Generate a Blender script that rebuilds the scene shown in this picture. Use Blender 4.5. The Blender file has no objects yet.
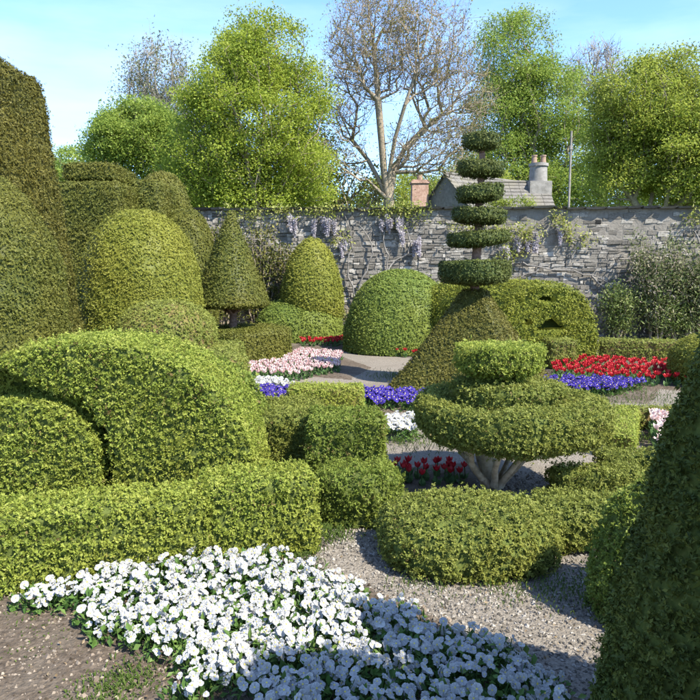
import bpy, bmesh, math, random
import numpy as np
from mathutils import Vector, Matrix

# ------------------------------------------------------------------ camera, sky, sun, exposure
scn = bpy.context.scene
C = scn.collection
rng = np.random.default_rng(11)
random.seed(11)

CAM_H = 1.7
F = 680.0                      # focal length in photo pixels (700 px wide)
PITCH = math.atan(80.0 / F)
cam_d = bpy.data.cameras.new('camera')
cam_d.sensor_width = 36.0
cam_d.lens = 36.0 * F / 700.0
cam_d.clip_end = 3000
cam_d.clip_start = 0.05
cam = bpy.data.objects.new('camera', cam_d)
C.objects.link(cam)
cam.location = (0, 0, CAM_H)
cam.rotation_euler = (math.pi / 2 - PITCH, 0, 0)
scn.camera = cam

SUN_AZ = math.radians(131)     # clockwise from +Y (view direction): from the right, a little behind
SUN_EL = math.radians(48)
world = bpy.data.worlds.new('World')
scn.world = world
world.use_nodes = True
nt = world.node_tree
nt.nodes.clear()
out = nt.nodes.new('ShaderNodeOutputWorld')
bg = nt.nodes.new('ShaderNodeBackground')
sky = nt.nodes.new('ShaderNodeTexSky')
sky.sky_type = 'NISHITA'
sky.sun_disc = False
sky.sun_elevation = SUN_EL
sky.sun_rotation = SUN_AZ
sky.air_density = 1.0
sky.dust_density = 0.25
sky.ozone_density = 2.2
tc = nt.nodes.new('ShaderNodeTexCoord')
mp = nt.nodes.new('ShaderNodeMapping')
mp.inputs['Scale'].default_value = (1.0, 1.6, 5.0)
mp.inputs['Rotation'].default_value = (0.12, 0.2, 0.5)
nz = nt.nodes.new('ShaderNodeTexNoise')
nz.inputs['Scale'].default_value = 1.7
nz.inputs['Detail'].default_value = 6
nz.inputs['Roughness'].default_value = 0.55
rp = nt.nodes.new('ShaderNodeMapRange')
rp.inputs['From Min'].default_value = 0.40
rp.inputs['From Max'].default_value = 0.72
rp.inputs['To Max'].default_value = 0.5
mx = nt.nodes.new('ShaderNodeMix')
mx.data_type = 'RGBA'
mx.inputs['B'].default_value = (3.1, 3.7, 4.5, 1)
nt.links.new(tc.outputs['Generated'], mp.inputs['Vector'])
nt.links.new(mp.outputs['Vector'], nz.inputs['Vector'])
nt.links.new(nz.outputs['Fac'], rp.inputs['Value'])
nt.links.new(rp.outputs['Result'], mx.inputs['Factor'])
tn = nt.nodes.new('ShaderNodeMix'); tn.data_type = 'RGBA'; tn.blend_type = 'MULTIPLY'; tn.inputs['Factor'].default_value = 1.0
tn.inputs['B'].default_value = (0.62, 0.755, 0.97, 1)     # deeper blue of a clear spring noon
nt.links.new(sky.outputs['Color'], tn.inputs['A'])
nt.links.new(tn.outputs['Result'], mx.inputs['A'])
nt.links.new(mx.outputs['Result'], bg.inputs['Color'])
bg.inputs['Strength'].default_value = 0.15
nt.links.new(bg.outputs[0], out.inputs[0])

sun_d = bpy.data.lights.new('sun', 'SUN')
sun_d.energy = 4.3
sun_d.angle = math.radians(0.5)
sun_d.color = (1.0, 0.935, 0.82)
sun = bpy.data.objects.new('sun', sun_d)
C.objects.link(sun)
SV = Vector((math.sin(SUN_AZ) * math.cos(SUN_EL), math.cos(SUN_AZ) * math.cos(SUN_EL), math.sin(SUN_EL)))
sun.rotation_euler = SV.to_track_quat('Z', 'Y').to_euler()
sun.location = (6, -3, 12)

scn.view_settings.view_transform = 'Standard'
scn.view_settings.look = 'None'
scn.view_settings.exposure = 1.57
scn.view_settings.gamma = 1.0
scn.view_settings.use_curve_mapping = False
scn.render.resolution_x = 1024
scn.render.resolution_y = 1024

# ------------------------------------------------------------------ photo pixel -> place in the garden
_cp, _sp = math.cos(PITCH), math.sin(PITCH)
def ray(px, py):
    u = (px - 350.0) / F
    v = (350.0 - py) / F
    return Vector((u, _cp + v * _sp, -_sp + v * _cp))
def G(px, py, z=0.0):
    r = ray(px, py)
    t = (z - CAM_H) / r.z
    return Vector((r.x * t, r.y * t, z))
def at(px, py, Y):
    r = ray(px, py)
    t = Y / r.y
    return Vector((r.x * t, Y, CAM_H + r.z * t))
def fit(x0, x1, ytop, ybase=None, Yc=None, zb=0.0):
    """round thing from its left/right/top silhouette and the pixel row of its foot (or its distance)"""
    k = (x1 - x0) / 2.0 / F
    xm = (x0 + x1) / 2.0
    if Yc is None:
        Yf = G(xm, ybase, zb).y
        r = k * Yf / (1 - k)
        Yc = Yf + r
    else:
        r = k * Yc
    X = at(xm, 300, Yc).x
    return X, Yc, r, at(xm, ytop, Yc).z

# ------------------------------------------------------------------ noise, meshes
_perm = rng.permutation(4096).astype(np.int64)
_val = rng.random(4096)
def vnoise(p):
    p = np.asarray(p, float)
    i = np.floor(p).astype(np.int64)
    f = p - i
    f = f * f * (3 - 2 * f)
    def h(a, b, c):
        return _val[_perm[(_perm[(_perm[a & 4095] + b) & 4095] + c) & 4095]]
    r = 0
    for dx in (0, 1):
        wx = f[:, 0] if dx else 1 - f[:, 0]
        for dy in (0, 1):
            wy = f[:, 1] if dy else 1 - f[:, 1]
            for dz in (0, 1):
                wz = f[:, 2] if dz else 1 - f[:, 2]
                r = r + wx * wy * wz * h(i[:, 0] + dx, i[:, 1] + dy, i[:, 2] + dz)
    return r
def fbm(p, o=3):
    r = 0; a = 0.5; s = 0
    for k in range(o):
        r = r + a * vnoise(np.asarray(p) * (2 ** k) + 17.3 * k); s += a; a *= 0.5
    return r / s - 0.5

def nrm(a):
    return a / np.maximum(np.linalg.norm(a, axis=-1, keepdims=True), 1e-9)

def mesh_np(name, V, T, mats, mi=None, rnd=None, smooth=None):
    """triangle mesh from arrays"""
    me = bpy.data.meshes.new(name)
    V = np.asarray(V, np.float32); T = np.asarray(T, np.int32)
    me.vertices.add(len(V)); me.vertices.foreach_set('co', V.ravel())
    me.loops.add(len(T) * 3); me.loops.foreach_set('vertex_index', T.ravel())
    me.polygons.add(len(T))
    me.polygons.foreach_set('loop_start', np.arange(0, len(T) * 3, 3, dtype=np.int32))
    if mi is not None:
        me.polygons.foreach_set('material_index', np.asarray(mi, np.int32))
    if smooth is not None:
        me.polygons.foreach_set('use_smooth', np.asarray(smooth, bool))
    else:
        me.polygons.foreach_set('use_smooth', np.zeros(len(T), bool))
    me.update(calc_edges=True)
    at_ = me.attributes.new('rnd', 'FLOAT', 'POINT')
    at_.data.foreach_set('value', np.asarray(rnd if rnd is not None else np.full(len(V), .5), np.float32))
    for m in mats: me.materials.append(m)
    return me

def link(name, me, parent=None, loc=None, rz=0.0):
    o = bpy.data.objects.new(name, me)
    C.objects.link(o)
    if parent is not None: o.parent = parent
    if loc is not None: o.location = loc
    if rz: o.rotation_euler = (0, 0, rz)
    return o
def tag(o, label=None, cat=None, group=None, kind=None):
    if label: o['label'] = label
    if cat: o['category'] = cat
    if group: o['group'] = group
    if kind: o['kind'] = kind
    return o
def empty(name, loc, rz=0.0):
    o = link(name, None, None, loc, rz)
    o.empty_display_size = 0.1
    return o

class Soup:
    """collects triangles, one material index and one random value per piece"""
    def __init__(s): s.V = []; s.T = []; s.M = []; s.R = []; s.S = []; s.n = 0
    def add(s, V, T, mi=0, rnd=0.5, smooth=False):
        V = np.asarray(V, float).reshape(-1, 3); T = np.asarray(T, int).reshape(-1, 3)
        s.V.append(V); s.T.append(T + s.n)
        s.M.append(np.full(len(T), mi) if np.isscalar(mi) else np.asarray(mi))
        s.R.append(np.full(len(V), rnd) if np.isscalar(rnd) else np.asarray(rnd))
        s.S.append(np.full(len(T), smooth))
        s.n += len(V)
    def mesh(s, name, mats):
        return mesh_np(name, np.concatenate(s.V), np.concatenate(s.T), mats, np.concatenate(s.M), np.concatenate(s.R), np.concatenate(s.S))

# ------------------------------------------------------------------ materials
MATS = {}
def nodemat(name):
    m = bpy.data.materials.new(name); m.use_nodes = True
    n = m.node_tree.nodes; n.clear()
    o = n.new('ShaderNodeOutputMaterial')
    MATS[name] = m
    return m, m.node_tree, n, o
def ramp(n, cols):
    r = n.new('ShaderNodeValToRGB')
    e = r.color_ramp.elements
    while len(e) < len(cols): e.new(0.5)
    for k, (pos, c) in enumerate(cols):
        e[k].position = pos; e[k].color = (*c, 1)
    return r
def leafmat(name, cols, transl=0.3, rough=0.5, patch=None, pscale=1.6, spec=0.14, brown=None):
    """foliage: leaf-to-leaf variation by the leaf's own random value, broad patches of another tint"""
    m, t, n, o = nodemat(name)
    a = n.new('ShaderNodeAttribute'); a.attribute_name = 'rnd'
    k = len(cols) - 1
    r = ramp(n, ([(0.0, brown)] if brown else []) + [((.07 + .93 * i / k) if brown else i / k, c) for i, c in enumerate(cols)])
    t.links.new(a.outputs['Fac'], r.inputs['Fac'])
    col = r.outputs['Color']
    if patch:
        tcn = n.new('ShaderNodeTexCoord')
        q = n.new('ShaderNodeTexNoise'); q.inputs['Scale'].default_value = pscale; q.inputs['Detail'].default_value = 3
        t.links.new(tcn.outputs['Object'], q.inputs['Vector'])
        mr = n.new('ShaderNodeMapRange'); mr.inputs['From Min'].default_value = .42; mr.inputs['From Max'].default_value = .68
        mr.inputs['To Max'].default_value = 0.75
        t.links.new(q.outputs['Fac'], mr.inputs['Value'])
        mi = n.new('ShaderNodeMix'); mi.data_type = 'RGBA'; mi.inputs['B'].default_value = (*patch, 1)
        t.links.new(mr.outputs['Result'], mi.inputs['Factor']); t.links.new(col, mi.inputs['A'])
        col = mi.outputs['Result']
    b = n.new('ShaderNodeBsdfPrincipled'); b.inputs['Roughness'].default_value = rough
    b.inputs['Specular IOR Level'].default_value = spec
    t.links.new(col, b.inputs['Base Color'])
    tr = n.new('ShaderNodeBsdfTranslucent')
    t.links.new(col, tr.inputs['Color'])
    ms = n.new('ShaderNodeMixShader'); ms.inputs['Fac'].default_value = transl
    t.links.new(b.outputs[0], ms.inputs[1]); t.links.new(tr.outputs[0], ms.inputs[2])
    t.links.new(ms.outputs[0], o.inputs['Surface'])
    return m
def roughmat(name, cols, scale=8.0, detail=6, rough=0.9, bump=0.0, bscale=40.0, spec=0.2, use_rnd=0.0, second=None, sscale=1.0):
    m, t, n, o = nodemat(name)
    tcn = n.new('ShaderNodeTexCoord')
    q = n.new('ShaderNodeTexNoise'); q.inputs['Scale'].default_value = scale; q.inputs['Detail'].default_value = detail
    q.inputs['Roughness'].default_value = 0.65
    t.links.new(tcn.outputs['Object'], q.inputs['Vector'])
    k = len(cols) - 1
    r = ramp(n, [(0.28 + 0.44 * i / k, c) for i, c in enumerate(cols)])
    fac = q.outputs['Fac']
    if use_rnd:
        a = n.new('ShaderNodeAttribute'); a.attribute_name = 'rnd'
        oi = n.new('ShaderNodeObjectInfo')
        ad0 = n.new('ShaderNodeMath'); ad0.operation = 'ADD'
        t.links.new(a.outputs['Fac'], ad0.inputs[0]); t.links.new(oi.outputs['Random'], ad0.inputs[1])
        fr = n.new('ShaderNodeMath'); fr.operation = 'FRACT'; t.links.new(ad0.outputs[0], fr.inputs[0])
        ml = n.new('ShaderNodeMath'); ml.operation = 'MULTIPLY_ADD'; ml.inputs[1].default_value = use_rnd; ml.inputs[2].default_value = -use_rnd / 2
        t.links.new(fr.outputs[0], ml.inputs[0])
        ad = n.new('ShaderNodeMath'); ad.operation = 'ADD'
        t.links.new(ml.outputs[0], ad.inputs[0]); t.links.new(fac, ad.inputs[1]); fac = ad.outputs[0]
    t.links.new(fac, r.inputs['Fac'])
    col = r.outputs['Color']
    if second:
        q2 = n.new('ShaderNodeTexNoise'); q2.inputs['Scale'].default_value = sscale; q2.inputs['Detail'].default_value = 5
        t.links.new(tcn.outputs['Object'], q2.inputs['Vector'])
        mr = n.new('ShaderNodeMapRange'); mr.inputs['From Min'].default_value = .48; mr.inputs['From Max'].default_value = .66
        t.links.new(q2.outputs['Fac'], mr.inputs['Value'])
        mi = n.new('ShaderNodeMix'); mi.data_type = 'RGBA'; mi.inputs['B'].default_value = (*second, 1)
        t.links.new(mr.outputs['Result'], mi.inputs['Factor']); t.links.new(col, mi.inputs['A']); col = mi.outputs['Result']
    b = n.new('ShaderNodeBsdfPrincipled'); b.inputs['Roughness'].default_value = rough
    b.inputs['Specular IOR Level'].default_value = spec
    t.links.new(col, b.inputs['Base Color'])
    if bump:
        q3 = n.new('ShaderNodeTexNoise'); q3.inputs['Scale'].default_value = bscale; q3.inputs['Detail'].default_value = 5
        t.links.new(tcn.outputs['Object'], q3.inputs['Vector'])
        bp = n.new('ShaderNodeBump'); bp.inputs['Strength'].default_value = bump; bp.inputs['Distance'].default_value = 0.02
        t.links.new(q3.outputs['Fac'], bp.inputs['Height']); t.links.new(bp.outputs[0], b.inputs['Normal'])
    t.links.new(b.outputs[0], o.inputs['Surface'])
    return m

BOX = leafmat('leaf_box_bright', [(0.155, 0.205, 0.034), (0.228, 0.285, 0.048), (0.301, 0.345, 0.063), (0.388, 0.410, 0.103)], 0.42, patch=(0.291, 0.310, 0.055), pscale=1.3, brown=(.20, .145, .06))
BOXD = leafmat('leaf_box_deep', [(.10, .145, .028), (.15, .20, .036), (.205, .255, .046), (.28, .315, .075)], 0.4, patch=(.185, .22, .038), pscale=2.0, brown=(.20, .145, .06))
BOXO = leafmat('leaf_box_olive', [(0.114, 0.135, 0.031), (0.171, 0.200, 0.042), (0.228, 0.255, 0.055), (0.294, 0.310, 0.088)], 0.38, patch=(0.228, 0.238, 0.048), pscale=1.5, brown=(.20, .145, .06))
GOLD = leafmat('leaf_yew_golden', [(0.130, 0.146, 0.024), (0.180, 0.198, 0.031), (0.227, 0.238, 0.041), (0.269, 0.273, 0.062)], 0.28, patch=(0.227, 0.223, 0.037), pscale=1.1)
YEW = leafmat('leaf_yew', [(0.061, 0.073, 0.016), (0.094, 0.107, 0.022), (0.132, 0.141, 0.027), (0.182, 0.178, 0.038)], 0.22, patch=(0.143, 0.135, 0.027), pscale=.9)
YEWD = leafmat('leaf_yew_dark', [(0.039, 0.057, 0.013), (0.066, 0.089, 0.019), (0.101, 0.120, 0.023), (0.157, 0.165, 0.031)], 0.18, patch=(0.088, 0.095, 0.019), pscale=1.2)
YEWB = leafmat('leaf_yew_brown', [(0.056, 0.060, 0.014), (0.090, 0.091, 0.020), (0.125, 0.119, 0.026), (0.174, 0.154, 0.036)], 0.22, patch=(0.134, 0.118, 0.025), pscale=.8)
YEWM = leafmat('leaf_yew_mid', [(0.040, 0.061, 0.018), (0.067, 0.090, 0.023), (0.098, 0.121, 0.030), (0.144, 0.160, 0.040)], .2, patch=(0.098, 0.110, 0.029), pscale=1.5)
GREEN = leafmat('leaf_fresh_green', [(.095, .135, .028), (.14, .188, .036), (.185, .235, .045), (.24, .28, .065)], 0.3, patch=(.19, .22, .042), pscale=.9)
BARREL = leafmat('leaf_barrel', [(0.089, 0.113, 0.017), (0.146, 0.173, 0.023), (0.199, 0.221, 0.029), (0.261, 0.270, 0.048)], .26, patch=(0.209, 0.211, 0.029), pscale=1.2)
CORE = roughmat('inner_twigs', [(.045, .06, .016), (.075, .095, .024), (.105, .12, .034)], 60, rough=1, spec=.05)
BARK = roughmat('bark', [(.13, .105, .07), (.25, .205, .145), (.35, .295, .215)], 14, bump=.5, bscale=30)
BARKR = roughmat('bark_yew_red', [(.09, .05, .035), (.20, .12, .085), (.29, .19, .14)], 18, bump=.5, bscale=40)
BARKP = roughmat('bark_box_pale', [(.22, .18, .115), (.40, .335, .23), (.52, .45, .33)], 18, bump=.5, bscale=40)

# ------------------------------------------------------------------ clipped shapes
_ico = {}
def ico(n):
    if n not in _ico:
        bm = bmesh.new(); bmesh.ops.create_icosphere(bm, subdivisions=n, radius=1)
        bm.verts.index_update()
        V = np.array([v.co[:] for v in bm.verts]); T = np.array([[v.index for v in f.verts] for f in bm.faces])
        bm.free(); _ico[n] = (V, T)
    return _ico[n]
def star(sdf, c, ext, n=5):
    """surface of a star-shaped solid: where rays from c leave it"""
    D, T = ico(n)
    D = nrm(D * np.asarray(ext, float)) if ext is not None else D
    c = np.asarray(c, float)
    lo = np.zeros(len(D)); hi = np.full(len(D), 12.0)
    for _ in range(24):
        m = (lo + hi) / 2
        ins = sdf(c + D * m[:, None]) < 0
        lo = np.where(ins, m, lo); hi = np.where(ins, hi, m)
    return c + D * lo[:, None], T
def sd_box(p, c, h, r):
    q = np.abs(p - np.asarray(c)) - (np.asarray(h) - r)
    return np.linalg.norm(np.maximum(q, 0), axis=1) + np.minimum(q.max(1), 0) - r
def sd_ell(p, c, r):
    r = np.asarray(r, float); q = (p - np.asarray(c)) / r
    return (np.linalg.norm(q, axis=1) - 1) * r.min()
def sd_sup(p, c, r, e):
    """superellipsoid, e>2 squarer"""
    q = np.abs((p - np.asarray(c)) / np.asarray(r, float))
    return ((q ** e).sum(1) ** (1 / e) - 1) * min(r)
def smin(a, b, k):
    h = np.clip(.5 + .5 * (b - a) / k, 0, 1)
    return b * (1 - h) + a * h - k * h * (1 - h)
def smax(a, b, k): return -smin(-a, -b, k)
def revolve(prof, seg=72, dens=0.05):
    """closed surface of revolution from (r,z) points"""
    P = [np.array(prof[0], float)]
    for a, b in zip(prof[:-1], prof[1:]):
        a = np.array(a, float); b = np.array(b, float)
        k = max(1, int(np.linalg.norm(b - a) / dens))
        for i in range(1, k + 1): P.append(a + (b - a) * i / k)
    P = np.array(P); m = len(P)
    th = np.linspace(0, 2 * math.pi, seg, endpoint=False)
    V = np.stack([P[:, None, 0] * np.cos(th), P[:, None, 0] * np.sin(th), np.repeat(P[:, 1:2], seg, 1)], -1).reshape(-1, 3)
    i = np.arange(m - 1)[:, None] * seg; j = np.arange(seg)[None]
    a = i + j; b = i + (j + 1) % seg; c = a + seg; d = b + seg
    T = np.concatenate([np.stack([a, b, d], -1).reshape(-1, 3), np.stack([a, d, c], -1).reshape(-1, 3)])
    return V, T
def vnormals(V, T):
    fn = np.cross(V[T[:, 1]] - V[T[:, 0]], V[T[:, 2]] - V[T[:, 0]])
    N = np.zeros_like(V)
    for k in range(3): np.add.at(N, T[:, k], fn)
    return nrm(N), fn
def roughen(V, T, amp, freq, amp2=0.0, freq2=9.0, off=0.0):
    N, _ = vnormals(V, T)
    d = amp * 2 * fbm(V * freq + off, 3) + (amp2 * 2 * fbm(V * freq2 + off + 31, 2) if amp2 else 0)
    return V + N * d[:, None]

def leaf_tris(S, base, dr, side, up, ln, wd, mi, tint, one):
    m = len(base)
    i = np.arange(m)
    if one:          # small in the picture: one triangle each
        VV = np.stack([base - side * wd * .5, base + side * wd * .5, base + dr * ln], 1).reshape(-1, 3)
        S.add(VV, np.stack([i * 3, i * 3 + 1, i * 3 + 2], 1), mi, np.repeat(tint, 3))
    else:
        VV = np.stack([base, base + dr * ln * .5 + side * wd * .5 + up * wd * .18, base + dr * ln, base + dr * ln * .5 - side * wd * .5 + up * wd * .18], 1).reshape(-1, 3)
        i = i * 4
        S.add(VV, np.concatenate([np.stack([i, i + 1, i + 2], 1), np.stack([i, i + 2, i + 3], 1)]), mi, np.repeat(tint, 4))
def sprigs(S, V, T, L, W, dens, k=5, mi=1, spread=.55, depth=1.0, gap=.0, tangent=.7, zmin=0.0, one=False, view=(0, -1, .1), tint_amp=.75, stray=.05):
    """cover a surface with little sprigs of leaves (thinner on the side turned away from the garden path)"""
    N, fn = vnormals(V, T)
    ar = np.linalg.norm(fn, axis=1) / 2
    fc = nrm(fn) @ nrm(np.array(view, float))
    ar = ar * np.where(fc > -.2, 1.0, .18)
    ar = ar * (V[T].mean(1)[:, 2] > zmin + .01)
    n = int(ar.sum() * dens)
    t = rng.choice(len(T), n, p=ar / ar.sum())
    u = rng.random(n); v = rng.random(n); f = u + v > 1; u[f] = 1 - u[f]; v[f] = 1 - v[f]
    a, b, c = V[T[t, 0]], V[T[t, 1]], V[T[t, 2]]
    P = a + (b - a) * u[:, None] + (c - a) * v[:, None]
    Nn = nrm(N[T[t, 0]] * (1 - u - v)[:, None] + N[T[t, 1]] * u[:, None] + N[T[t, 2]] * v[:, None])
    if gap:
        keep = fbm(P * (.30 / L) + 5, 2) + rng.normal(0, .10, n) > -gap
        P, Nn = P[keep], Nn[keep]
    n = len(P)
    ax = nrm(Nn + rng.normal(0, spread, (n, 3)) + np.array([0, 0, .25]))
    dp = rng.random(n) ** 1.4 * depth
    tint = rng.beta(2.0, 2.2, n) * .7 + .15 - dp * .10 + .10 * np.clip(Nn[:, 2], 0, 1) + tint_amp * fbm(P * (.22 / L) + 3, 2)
    st = rng.random(n) < stray * 1.4
    P = P - Nn * (dp * L)[:, None] + Nn * (st * rng.random(n) * 2.2 * L)[:, None]
    P = np.repeat(P, k, 0); ax = np.repeat(ax, k, 0); tint = np.repeat(tint, k) + rng.normal(0, .12, n * k)
    m = n * k
    rad = rng.normal(0, 1, (m, 3)); rad -= ax * (rad * ax).sum(1, keepdims=True); rad = nrm(rad)
    dr = nrm(ax * (1 - tangent) + rad * tangent + rng.normal(0, .18, (m, 3)))
    side = nrm(np.cross(dr, ax + rng.normal(0, .25, (m, 3))))
    up = np.cross(side, dr)
    ln = L * rng.uniform(.65, 1.25, m)[:, None]; wd = W * rng.uniform(.7, 1.25, m)[:, None]
    base = P + ax * (L * rng.uniform(-.4, .5, m))[:, None]
    leaf_tris(S, base, dr, side, up, ln, wd, mi, np.clip(tint, 0, 1), one)

def clip_foliage(name, V, T, mat, L, cover=None, k=None, amp=.02, freq=2.2, parent=None, loc=None, rz=0, gap=None, W=None, spread=.55, depth=1.0, tangent=None, amp2=None, zmin=0.005, leaf=None, holes=None):
    """one clipped bush as a single mesh: inner leafy body and the leaves on it"""
    base = Vector(loc) if loc is not None else parent.location
    d = base.y
    near = d < 6.2
    L = leaf or (.019 if near else .019 + (d - 5.5) * .0017)
    W = L * (.55 if near else .62)
    k = k or (6 if near else 3)
    cover = (1.85 if near else 1.3)
    gap = .0
    tangent = .70 if near else .78
    V = np.asarray(V, float)
    off = rng.random() * 50
    V = roughen(V, T, amp, freq, L * (.8 if near else .35) if amp2 is None else amp2, .35 / L, off)
    V[:, 2] = np.maximum(V[:, 2], zmin)
    N, _ = vnormals(V, T)
    S = Soup()
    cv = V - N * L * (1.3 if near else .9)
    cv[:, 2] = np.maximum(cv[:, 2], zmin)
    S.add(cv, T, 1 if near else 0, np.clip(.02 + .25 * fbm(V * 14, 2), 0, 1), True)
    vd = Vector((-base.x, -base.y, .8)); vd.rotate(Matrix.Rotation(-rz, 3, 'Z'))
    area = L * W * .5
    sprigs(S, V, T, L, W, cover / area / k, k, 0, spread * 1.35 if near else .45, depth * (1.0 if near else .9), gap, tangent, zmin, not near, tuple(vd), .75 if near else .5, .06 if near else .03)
    return link(name, S.mesh(name, [mat, CORE] if near else [mat]), parent, loc, rz)

def topiary(name, label, cat, V, T, mat, L, loc, rz=0, group=None, **kw):
    o = clip_foliage(name, V, T, mat, L, loc=loc, rz=rz, **kw)
    return tag(o, label, cat, group)
def local(V, c): return V - np.asarray(c)

def hedge(label, a, b, thick, h, mat, L, r=.06, side=1, group=None, n=5, name='clipped_hedge', bulge=0.0, **kw):
    """straight clipped hedge whose front foot runs a -> b"""
    a = Vector(a); b = Vector(b); d = b - a; ln = d.length
    rz = math.atan2(d.y, d.x)
    nv = Vector((-d.y, d.x, 0)).normalized() * side
    c = (a + b) / 2 + nv * thick / 2
    hx, hy = ln / 2, thick / 2
    V, T = star(lambda p: sd_box(p, (0, 0, h / 2 - .05), (hx, hy, h / 2 + .05), r), (0, 0, h / 2), (hx, hy, h / 2), n)
    if ln > 6 * h:                       # long hedges: even out the sampling along the length
        pass
    return topiary(name, label, 'hedge', V, T, mat, L, (c.x, c.y, 0), rz, group, **kw)
def dome(label, fitv, mat, L, ry=None, e=2.3, name='dome_topiary', cat='topiary', n=5, zc=0.0, flat=1.0, group=None, rz=0, **kw):
    X, Y, r, h = fitv
    ry = ry or r
    V, T = star(lambda p: smax(sd_sup(p, (0, 0, zc), (r, ry, h - zc), e), -p[:, 2] - .05, .03), (0, 0, max(zc, h * .35)), (r, ry, h * .7), n)
    return topiary(name, label, cat, V, T, mat, L, (X, Y, 0), rz, group, **kw)

# ------------------------------------------------------------------ tubes and trees
def tubes(S, A, B, ra, rb, sides=5, mi=0, rnd=None):
    """many tapered sticks at once"""
    A = np.asarray(A, float); B = np.asarray(B, float); n = len(A)
    d = nrm(B - A)
    ref = np.where(np.abs(d[:, 2:3]) < .9, np.array([[0, 0, 1.]]), np.array([[1., 0, 0]]))
    u = nrm(np.cross(d, ref)); v = np.cross(d, u)
    th = np.linspace(0, 2 * math.pi, sides, endpoint=False)
    ring = u[:, None] * np.cos(th)[None, :, None] + v[:, None] * np.sin(th)[None, :, None]
    V = np.concatenate([A[:, None] + ring * np.asarray(ra)[:, None, None], B[:, None] + ring * np.asarray(rb)[:, None, None]], 1).reshape(-1, 3)
    j = np.arange(sides); jn = (j + 1) % sides
    f = np.concatenate([np.stack([j, jn, jn + sides], 1), np.stack([j, jn + sides, j + sides], 1)])
    T = (np.arange(n)[:, None, None] * (2 * sides) + f[None]).reshape(-1, 3)
    S.add(V, T, mi, .5 if rnd is None else rnd, True)
def limb(S, pts, r0, r1, sides=7, mi=0, jig=0.0):
    """one bent limb through points"""
    P = np.array(pts, float)
    t = np.linspace(0, len(P) - 1, (len(P) - 1) * 4 + 1)
    i = np.minimum(t.astype(int), len(P) - 2); f = (t - i)[:, None]
    Pm = P[np.maximum(i - 1, 0)]; P0 = P[i]; P1 = P[i + 1]; P2 = P[np.minimum(i + 2, len(P) - 1)]
    Q = .5 * (2 * P0 + (P1 - Pm) * f + (2 * Pm - 5 * P0 + 4 * P1 - P2) * f ** 2 + (3 * P0 - Pm - 3 * P1 + P2) * f ** 3)
    if jig: Q[1:-1] += rng.normal(0, jig, Q[1:-1].shape)
    r = np.linspace(r0, r1, len(Q))
    tubes(S, Q[:-1], Q[1:], r[:-1], r[1:], sides, mi)

def grow(base, fork_z, targets, up=.35, seedpath=None, alpha=.55):
    """join crown points to the trunk by short paths, as boughs do"""
    nodes = [np.array([base[0], base[1], z], float) for z in np.linspace(base[2], fork_z, 6)]
    par = [-1, 0, 1, 2, 3, 4]
    plen = list(np.linspace(0, fork_z - base[2], 6))
    if seedpath:
        for path in seedpath:
            cur = 5 if path[0] is None else path[0]
            for q in path[1]:
                q = np.array(q, float)
                nodes.append(q); par.append(cur); plen.append(plen[cur] + np.linalg.norm(q - nodes[cur])); cur = len(nodes) - 1
    c0 = nodes[5]
    targets = targets[np.argsort(np.linalg.norm(targets - c0, axis=1))]
    cap = len(nodes) + 4 * len(targets) + 10
    NA = np.zeros((cap, 3)); PL = np.zeros(cap); m = len(nodes)
    NA[:m] = nodes; PL[:m] = plen
    for q in targets:
        d = np.linalg.norm(NA[3:m] - q, axis=1)
        below = np.maximum(0, NA[3:m, 2] - q[2])       # boughs rise
        j = int(np.argmin(d + alpha * PL[3:m] + up * below)) + 3
        L = np.linalg.norm(q - NA[j]); k = max(1, min(3, int(L / .5)))
        prev = j; p0 = NA[j].copy()
        for s in range(1, k + 1):
            f = s / k
            pt = p0 + (q - p0) * f
            pt[2] -= .10 * L * math.sin(math.pi * f)
            if s < k: pt += rng.normal(0, .05 * L, 3)
            NA[m] = pt; par.append(prev); PL[m] = PL[prev] + np.linalg.norm(pt - NA[prev]); prev = m; m += 1
            if m >= cap - 4: break
        if m >= cap - 4: break
    return NA[:m], np.array(par)
def radii(N, par, tip, expo=2.3, base_r=None):
    n = len(N); w = np.zeros(n); kids = np.zeros(n, int)
    for i in range(n - 1, 0, -1):
        if kids[i] == 0: w[i] = 1
        w[par[i]] += w[i]; kids[par[i]] += 1
    r = tip * np.maximum(w, 1) ** (1 / expo)
    if base_r: r = np.minimum(r * 1.0, r[0]); r = tip + (r - tip) * (base_r - tip) / max(r[0] - tip, 1e-6)
    return r, kids
def in_blobs(blobs, n, shell=.0):
    """points inside several ellipsoids (cx,cy,cz,rx,ry,rz)"""
    vol = np.array([b[3] * b[4] * b[5] for b in blobs]); k = rng.choice(len(blobs), n, p=vol / vol.sum())
    B = np.array(blobs)[k]
    d = nrm(rng.normal(0, 1, (n, 3))); r = (shell + (1 - shell) * rng.random(n)) ** (1 / 2.4)
    return B[:, :3] + d * r[:, None] * B[:, 3:]
def leaf_cloud(S, P, per, spread, L, W, mi=0, flat=.6, tint0=.5, droop=.2, tsd=.2, one=False):
    n = len(P)
    ct = np.repeat(np.clip(rng.normal(tint0, tsd, n), 0, 1), per)
    m = n * per
    Q = np.repeat(P, per, 0) + np.clip(rng.normal(0, 1, (m, 3)), -1.7, 1.7) * np.array([spread, spread, spread * flat])
    dr = nrm(rng.normal(0, 1, (m, 3)) + np.array([0, 0, -droop]))
    nn = nrm(rng.normal(0, .55, (m, 3)) + np.array([0, 0, 1.0])); side = nrm(np.cross(dr, nn)); up = np.cross(side, dr)
    ln = L * rng.uniform(.6, 1.3, m)[:, None]; wd = W * rng.uniform(.6, 1.3, m)[:, None]
    leaf_tris(S, Q, dr, side, up, ln, wd, mi, np.clip(ct + rng.normal(0, .14, m), 0, 1), one)
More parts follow.
